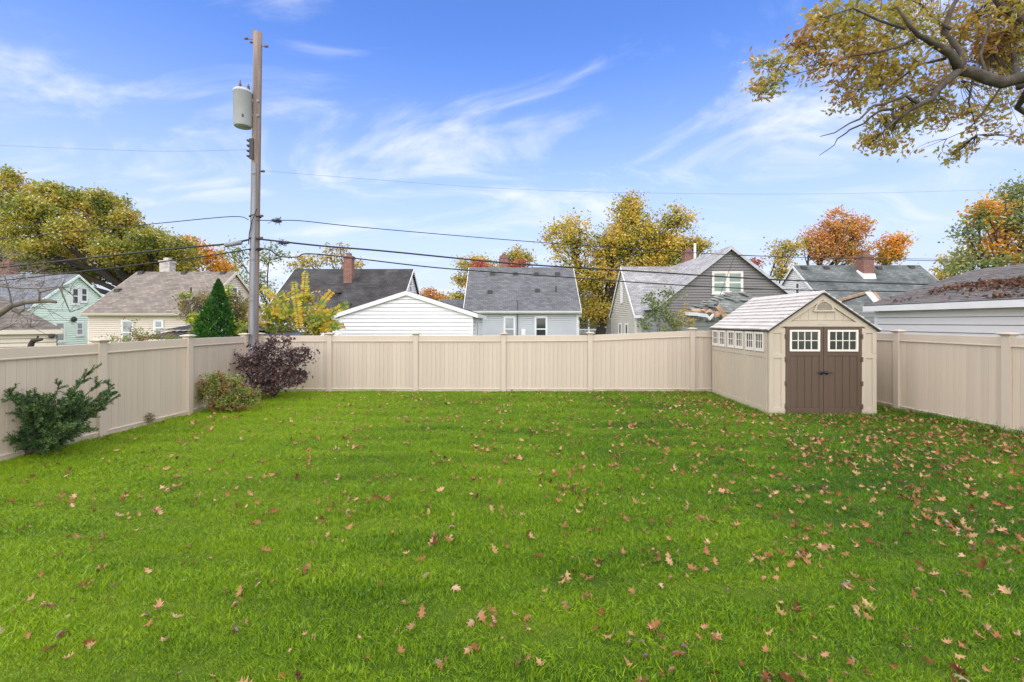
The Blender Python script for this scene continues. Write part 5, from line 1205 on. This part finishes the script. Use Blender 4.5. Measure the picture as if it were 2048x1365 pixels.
# ------------------------------------------------------------------ overhanging oak
def oak():
    base = Vector((10.2, 5.0, 0)); root = empty('oak_tree', base, 'oak with rusty gold leaves overhanging the yard from the top right', 'tree')
    mb = MB(); w3 = lambda l, D0=8.3, D1=8.3: [P(x, y, D0 + (D1 - D0) * k / max(1, len(l) - 1)) for k, (x, y) in enumerate(l)]
    J = P(1919, 141, 8.3)
    mb.tube([base - Vector((0, 0, .1)), base + Vector((.05, .05, 2.5)), base + Vector((0, .2, 4.6)), Vector((9.9, 6.4, 6.0)), P(2075, 150, 8.0), P(2048, 155, 8.1), P(2007, 166, 8.2), P(1975, 158, 8.25), P(1948, 146, 8.3), J], [.36, .31, .27, .19, .115, .105, .10, .095, .09, .085], 12)
    mb.tube([base + Vector((0, .2, 4.4)), Vector((10.3, 5.6, 7.0)), Vector((9.9, 7.2, 9.2))], [.24, .18, .1], 9)
    mb.tube([Vector((9.9, 6.4, 6.0)), P(2080, 60, 8.6), P(2000, 10, 9), P(1960, -60, 9)], [.12, .08, .06, .04], 7)
    mb.tube([P(2075, 150, 8.0), P(2045, 200, 8.6), P(2035, 215, 8.8), P(2060, 235, 9)], [.07, .06, .05, .03], 7)
    mb.tube([P(2040, 175, 8.5), P(2030, 130, 9), P(2025, 95, 9.2)], [.06, .05, .03], 7)
    br = [([(1919, 141), (1904, 111), (1872, 85), (1850, 80), (1828, 78), (1810, 58), (1790, 20)], .075, .02, 8.3, 7.9), ([(1919, 141), (1922, 120), (1919, 97), (1901, 59), (1895, 23), (1915, -5), (1930, -60)], .06, .03, 8.3, 8.8), ([(1919, 141), (1889, 170), (1872, 190), (1854, 205), (1816, 223), (1793, 239)], .075, .03, 8.3, 8.3),
          ([(1840, 208), (1825, 203), (1810, 196), (1775, 203), (1743, 217), (1714, 238), (1690, 252), (1660, 264), (1634, 278)], .035, .006, 8.3, 8.0), ([(1793, 239), (1792, 225), (1787, 217), (1766, 217), (1745, 232), (1728, 249), (1706, 259), (1684, 267), (1681, 278), (1660, 296), (1639, 310)], .03, .005, 8.3, 8.5),
          ([(1828, 78), (1800, 90), (1757, 101), (1702, 114), (1649, 132), (1602, 146)], .03, .006, 8.1, 8.0), ([(1892, 117), (1845, 126), (1801, 158), (1760, 175)], .03, .008, 8.3, 8.6), ([(1810, 58), (1760, 40), (1700, 20), (1640, 40)], .025, .007, 7.9, 7.8), ([(1901, 59), (1870, 30), (1840, 10), (1790, -20)], .03, .01, 8.5, 8.8),
          ([(1889, 170), (1850, 190), (1800, 215), (1770, 235)], .02, .006, 8.3, 8.8), ([(1948, 146), (1940, 200), (1950, 230), (1948, 275)], .02, .004, 8.3, 8.6), ([(2007, 166), (1985, 200), (1960, 230), (1925, 260), (1890, 280)], .02, .005, 8.2, 8.7), ([(1793, 239), (1770, 262), (1740, 290)], .018, .005, 8.3, 8.3), ([(1602, 146), (1560, 160), (1525, 185)], .006, .003, 8.0, 7.9), ([(1649, 132), (1600, 110), (1560, 125), (1500, 130)], .006, .003, 8.0, 7.9), ([(1975, 158), (1960, 110), (1975, 60), (1990, 20)], .03, .012, 8.3, 8.9)]
    nodes = []
    for (l, r0, r1, D0, D1) in br:
        p = w3(l, D0, D1); p = [p[0]] + [q + Vector((random.gauss(0, .02), random.gauss(0, .05), random.gauss(0, .02))) for q in p[1:]]
        mb.tube(p, list(np.linspace(r0, r1, len(p))), 8)
        for k in range(len(p) - 1): nodes += [p[k].lerp(p[k + 1], t) for t in (.33, .66, 1)]
    lobes = [(1680, 30, 65, 40, 42, 8.0), (1620, 85, 50, 40, 26, 8.0), (1560, 140, 45, 34, 15, 7.9), (1525, 175, 28, 24, 11, 7.9), (1690, 105, 70, 45, 38, 8.1), (1780, 55, 85, 55, 62, 8.2), (1770, 135, 75, 45, 46, 8.3), (1692, 200, 28, 26, 12, 8.2), (1850, 170, 85, 45, 40, 8.5), (1925, 60, 100, 60, 70, 8.9), (2010, 45, 80, 75, 70, 9.0), (2000, 120, 80, 55, 60, 9.0), (1800, 235, 70, 30, 30, 8.5), (1745, 285, 40, 18, 11, 8.3), (1790, 300, 40, 13, 9, 8.4), (1900, 235, 90, 25, 26, 8.7), (2010, 215, 50, 30, 14, 8.8), (1905, 312, 24, 14, 7, 8.6), (1985, 250, 35, 16, 6, 8.7), (1500, 130, 10, 18, 3, 7.9), (1860, -50, 160, 50, 70, 8.8), (2050, -40, 80, 50, 50, 9), (1945, 297, 14, 6, 3, 8.6), (2040, 100, 50, 100, 40, 9.4), (1720, 165, 50, 30, 14, 8.2), (1640, 150, 40, 22, 8, 8.0), (2040, 285, 14, 8, 4, 9.0)]
    Cs = []; Ss = []
    for (px, py, rx, ry, n, D0_) in lobes:
        D = D0_
        for _ in range(int(n * 1.9)):
            d = rng.normal(size=3); d /= np.linalg.norm(d); rr = random.random() ** .45; k = D / FPX
            D = D0_ + .40; e = P(px, py, D) + Vector((d[0] * rx * k * rr, d[1] * (rx + ry) / 2 * k * rr, d[2] * ry * k * rr))
            st = min(nodes, key=lambda s: (s - e).length_squared + .0 * (s - e).z)
            tw = bez(st, e, .12, 4); mb.tube(tw, list(np.linspace(.007, .0022, 5)), 4, cap=False)
            if len(nodes) < 1500: nodes += [tw[2], tw[3]]
            m_ = random.randint(5, 13); t = rng.random((m_, 1)) * .5
            Cs.append(np.array(e)[None] * (1 - t) + np.array(tw[2])[None] * t + rng.normal(size=(m_, 3)) * np.array([.10, .10, .07])); Ss.append(rng.uniform(.06, .13, m_))
    mb.build('trunk', M['bark'], root, smooth=True)
    C = np.concatenate(Cs); scatter('crown', C, np.concatenate(Ss), rot_mats(len(C), .25), lobed_tpl(.35, .3), LM['oak'], root)
oak()

# ------------------------------------------------------------------ fallen leaves
DRY = []
for k in range(9):
    v, f = lobed_tpl(random.uniform(.2, 1.5), random.uniform(-.3, 1.1), random.uniform(-.9, .9))
    v = v * np.array([random.uniform(.85, 1.3), 1, 1]); me = bpy.data.meshes.new('fallen_leaf'); me.from_pydata([tuple(x) for x in v], [], [tuple(int(i) for i in t) for t in f[0]]); me.materials.append(LM['dry']); DRY.append((me, v, f))
pts = []
def leaf_density(x, y):
    d = 6.0 + 13 / (1 + math.exp(-(x - 2.2) / 1.3)) + (6.0 if x > 4.5 and y > 4 else 0)
    if x > 6.8 and y < 10: d += 9
    if x < -3: d *= .95
    return d
tries = 0
for _ in range(24000):
    x, y = random.uniform(-7.0, 8.6), random.uniform(2.25, 12.45)
    if abs(x) > y * 1.16 + .3: continue
    if 5.3 < x < 7.9 and y > 9.35: continue
    if random.random() < leaf_density(x, y) * 15.6 * 10.2 / 24000 * 1.9:
        pts.append((x, y))
        if random.random() < .28: pts += [(x + random.gauss(0, .09), y + random.gauss(0, .09)) for _ in range(random.choice((1, 1, 2, 4)))]
for (px, py, n, s) in ((1175, 996, 16, .16), (1600, 1095, 7, .2), (1830, 1005, 9, .2), (1900, 1035, 9, .2), (1990, 1115, 10, .2), (1650, 930, 8, .25), (1890, 870, 26, .5), (1980, 935, 22, .4), (935, 1305, 4, .07), (1640, 1345, 6, .1), (1430, 905, 10, .3), (1800, 935, 14, .35), (1850, 850, 16, .45)):
    g = G(px, py)
    for _ in range(n): pts.append((g.x + random.gauss(0, s), g.y + random.gauss(0, s)))
pts = [p for p in pts if p[0] < 8.6 and not (5.3 < p[0] < 7.9 and p[1] > 9.35)]
pts.sort(key=lambda p: p[1])
labs = 'dry brown oak leaf lying on the lawn among the grass blades'
for k, (x, y) in enumerate(pts[:298]):
    me, v, f = random.choice(DRY)
    o = bpy.data.objects.new('fallen_leaf', me); o.location = (x, y, random.uniform(.040, .052)); s = random.choice((random.uniform(.03, .055), random.uniform(.04, .075), random.uniform(.06, .105)))
    o.scale = (s, s, s * random.uniform(.7, 1.2)); o.rotation_euler = (random.gauss(0, .45) + (math.pi if random.random() < .4 else 0), random.gauss(0, .45), random.uniform(0, 6.28)); COL.objects.link(o)
    tag(o, labs, 'leaf', 'oak leaves fallen on the lawn')
LM['yellow1'] = mat_leaf('leaf_fallen_yellow', [(0.0, (0.65, 0.33, 0.02)), (1.0, (0.7, 0.40, 0.03))], clump=0)
LM['peach1'] = mat_leaf('leaf_fallen_peach', [(0.0, (0.62, 0.33, 0.15)), (1.0, (0.66, 0.37, 0.18))], clump=0)
for (px, py, mt, s, lab) in ((1519, 1113, 'yellow1', .085, 'single bright yellow leaf standing in the lawn at right'), (823, 1274, 'peach1', .13, 'large peach coloured oak leaf near the bottom centre of the lawn')):
    g = G(px, py + 6); me = DRY[0][0].copy(); me.materials.clear(); me.materials.append(LM[mt]); o = bpy.data.objects.new('fallen_leaf', me); o.location = (g.x, g.y, .06); o.scale = (s,) * 3; o.rotation_euler = (R(40), R(10), R(200)); COL.objects.link(o); tag(o, lab, 'leaf', 'oak leaves fallen on the lawn')
rest = pts[298:]
C = np.array([(x, y, random.uniform(.040, .054)) for x, y in rest]); n = len(C)
mats = rot_mats(n, .66)
sz = rng.uniform(.035, .10, n); which = rng.integers(0, len(DRY), n); Vs = []; Fs = []; off_ = 0
for q, (me_, v_, f_) in enumerate(DRY):
    s_ = which == q; c_, z_, m_ = C[s_], sz[s_], mats[s_]
    Vs.append((np.einsum('nij,kj->nki', m_, v_) * z_[:, None, None] + c_[:, None, :]).reshape(-1, 3))
    Fs.append((f_[0][None] + (np.arange(len(c_)) * len(v_))[:, None, None]).reshape(-1, 3) + off_); off_ += len(c_) * len(v_)
o = np_mesh('fallen_leaves', np.concatenate(Vs), [np.concatenate(Fs)], LM['dry_mass']); tag(o, 'scattered dry oak leaves across the far lawn', 'leaves', kind='stuff')
# leaves on the garage roof
Cr = []
slope = inf['sl'] if False else (3.52 - 2.46) / ((17.9 - 11.36) / 2)
def roof_z(x): return 2.46 + inf_g['sl'] * (x - 11.36) + inf_g['th'] + .03
inf_g = dict(sl=(3.52 - 2.46) / (3.27), th=.10)
for (px0, py0, px1, py1, n, s) in ((1885, 578, 2060, 560, 260, .14), (1925, 572, 2060, 574, 140, .28), (1930, 603, 2045, 590, 100, .10), (1760, 600, 2048, 580, 60, .5), (1800, 604, 1815, 602, 12, .08), (1860, 590, 1900, 578, 40, .1), (1990, 575, 2100, 560, 200, .2)):
    for _ in range(n):
        t = random.random(); px, py = px0 + (px1 - px0) * t, py0 + (py1 - py0) * t
        a = (px - CX) / FPX; r = (HY - py) / FPX                    # ray (a, 1, r) meets the slope
        D = (2.46 - 11.36 * inf_g['sl'] + .13 - CAM_H) / (r - inf_g['sl'] * a)
        if D <= 0: continue
        x, y = a * D + random.gauss(0, s), D + random.gauss(0, s * 1.6)
        if 11.15 < x < 14.5 and 6.6 < y < 14.1: Cr.append((x, y, roof_z(x) + random.uniform(0, .05)))
if Cr:
    C = np.array(Cr); n = len(C)
    o = scatter('fallen_leaves', C, rng.uniform(.07, .13, n), rot_mats(n, .5), (DRY[3][1], DRY[3][2]), LM['dry_roof']); tag(o, 'dry brown leaves drifted on the garage roof at right', 'leaves', kind='stuff')

# ------------------------------------------------------------------ grass
tuft_col = bpy.data.collections.new('grass_tufts')
def tuft(nb, h, rad, wd, lean):
    b = MB()
    for _ in range(nb):
        x, y = random.gauss(0, rad * .55), random.gauss(0, rad * .55); hh = h * random.uniform(.6, 1.15); an = random.uniform(0, 6.28); d = Vector((math.cos(an), math.sin(an), 0))
        ln = random.uniform(.1, 1) * lean * hh; s = Vector((-d.y, d.x, 0)); an2 = random.uniform(-.9, .9); s = (s * math.cos(an2) + d * math.sin(an2)) * wd * random.uniform(.7, 1.2)
        p0 = Vector((x, y, 0)); p1 = p0 + d * ln * .35 + Vector((0, 0, hh * .55)); p2 = p0 + d * ln + Vector((0, 0, hh))
        i = [b.pt(q) for q in (p0 - s * .5, p0 + s * .5, p1 + s * .42, p1 - s * .42, p2)]
        b.f += [[i[0], i[1], i[2], i[3]], [i[3], i[2], i[4]]]
    me = bpy.data.meshes.new('grass_tuft'); me.from_pydata(b.v, [], b.f); me.materials.append(M['blade'])
    o = bpy.data.objects.new('grass_tuft', me); tuft_col.objects.link(o)
for k in range(8): tuft(36, .036, .055, .0025, .95)
gp = []; gr_ = []; gs = []
def add_grass(y0, y1, dens, sc):
    area = (y1 - y0) * 16.3; n = int(area * dens); x = rng.uniform(-7.15, 8.75, n); y = rng.uniform(y0, y1, n)
    keep = (np.abs(x) < y * 1.17 + .35) & ~((x > 5.42) & (x < 7.75) & (y > 9.5)) & (x > -7.25 + .12 * np.clip(y - 6, 0, 3.5) / 1.0 * .9)
    x, y = x[keep], y[keep]; n = len(x)
    ph = 2 * np.pi * (y + .12 * x + .10 * np.sin(x * 1.7) + .06 * np.sin(x * 4.1 + y * 2)) / .62
    amp = .50 + .40 * (.5 + .5 * np.sin(x * .9 + 1.3 * np.sin(y * .8)))
    tilt = amp * np.sin(ph) + rng.normal(size=n) * .16; tx = .25 * np.sin(x * 2.3 + y * 1.1) + rng.normal(size=n) * .22
    gp.append(np.stack([x, y, np.full(n, .003)], -1)); gr_.append(np.stack([tilt, tx, rng.uniform(0, 6.28, n)], -1)); gs.append(sc * rng.uniform(.72, 1.18, n) * (1 + .22 * np.sin(x * 1.9 + 2 * np.sin(y * 1.3)) * np.sin(y * 2.7 + x)) * (1 + .24 * np.sin(ph + .8)))
add_grass(2.1, 4.2, 1150, 1.0); add_grass(4.2, 7.0, 760, 1.05); add_grass(7.0, 10, 560, 1.1); add_grass(10, 12.55, 460, 1.15)
def edge_grass(a, b, n, sc, sd=.05):
    t = rng.random(n); x = a[0] + (b[0] - a[0]) * t + rng.normal(size=n) * sd; y = a[1] + (b[1] - a[1]) * t + rng.normal(size=n) * sd
    gp.append(np.stack([x, y, np.full(n, .003)], -1)); gr_.append(np.stack([rng.normal(size=n) * .25, rng.normal(size=n) * .25, rng.uniform(0, 6.28, n)], -1)); gs.append(sc * rng.uniform(.5, 1.3, n))
edge_grass((8.52, 9.9), (8.66, 7.6), 150, 1.9, .07); edge_grass((8.5, 9.8), (7.75, 9.35), 120, 1.4, .1); edge_grass((-5.9, 12.45), (5.4, 12.45), 700, 1.3, .06); edge_grass((5.38, 9.6), (5.5, 12.3), 160, 1.3, .05); edge_grass((-6.72, 9.3), (-6.92, 7.6), 140, 1.1, .05); edge_grass((8.62, 8.8), (8.7, 7.6), 26, 3.4, .04); edge_grass((8.5, 9.4), (8.55, 9.0), 14, 3.0, .05); edge_grass((-6.95, 7.5), (-7.0, 6.2), 120, 1.3, .06)
gp, gr_, gs = np.concatenate(gp), np.concatenate(gr_), np.concatenate(gs)
me = bpy.data.meshes.new('grass'); me.vertices.add(len(gp)); me.vertices.foreach_set('co', gp.astype(np.float32).ravel())
at = me.attributes.new('rot', 'FLOAT_VECTOR', 'POINT'); at.data.foreach_set('vector', gr_.astype(np.float32).ravel())
at = me.attributes.new('scl', 'FLOAT', 'POINT'); at.data.foreach_set('value', gs.astype(np.float32))
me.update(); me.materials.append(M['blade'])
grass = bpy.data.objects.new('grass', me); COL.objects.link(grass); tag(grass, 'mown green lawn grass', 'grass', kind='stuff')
ng = bpy.data.node_groups.new('grass_scatter', 'GeometryNodeTree')
ng.interface.new_socket('Geometry', in_out='INPUT', socket_type='NodeSocketGeometry'); ng.interface.new_socket('Geometry', in_out='OUTPUT', socket_type='NodeSocketGeometry')
gi = ng.nodes.new('NodeGroupInput'); go = ng.nodes.new('NodeGroupOutput')
ci = ng.nodes.new('GeometryNodeCollectionInfo'); ci.inputs['Collection'].default_value = tuft_col; ci.inputs['Separate Children'].default_value = True
ip = ng.nodes.new('GeometryNodeInstanceOnPoints'); ip.inputs['Pick Instance'].default_value = True
ar = ng.nodes.new('GeometryNodeInputNamedAttribute'); ar.data_type = 'FLOAT_VECTOR'; ar.inputs['Name'].default_value = 'rot'
as_ = ng.nodes.new('GeometryNodeInputNamedAttribute'); as_.data_type = 'FLOAT'; as_.inputs['Name'].default_value = 'scl'
e2r = ng.nodes.new('FunctionNodeEulerToRotation'); ng.links.new(ar.outputs['Attribute'], e2r.inputs[0])
ng.links.new(gi.outputs[0], ip.inputs['Points']); ng.links.new(ci.outputs[0], ip.inputs['Instance']); ng.links.new(e2r.outputs[0], ip.inputs['Rotation']); ng.links.new(as_.outputs['Attribute'], ip.inputs['Scale']); ng.links.new(ip.outputs[0], go.inputs[0])
md = grass.modifiers.new('scatter', 'NODES'); md.node_group = ng
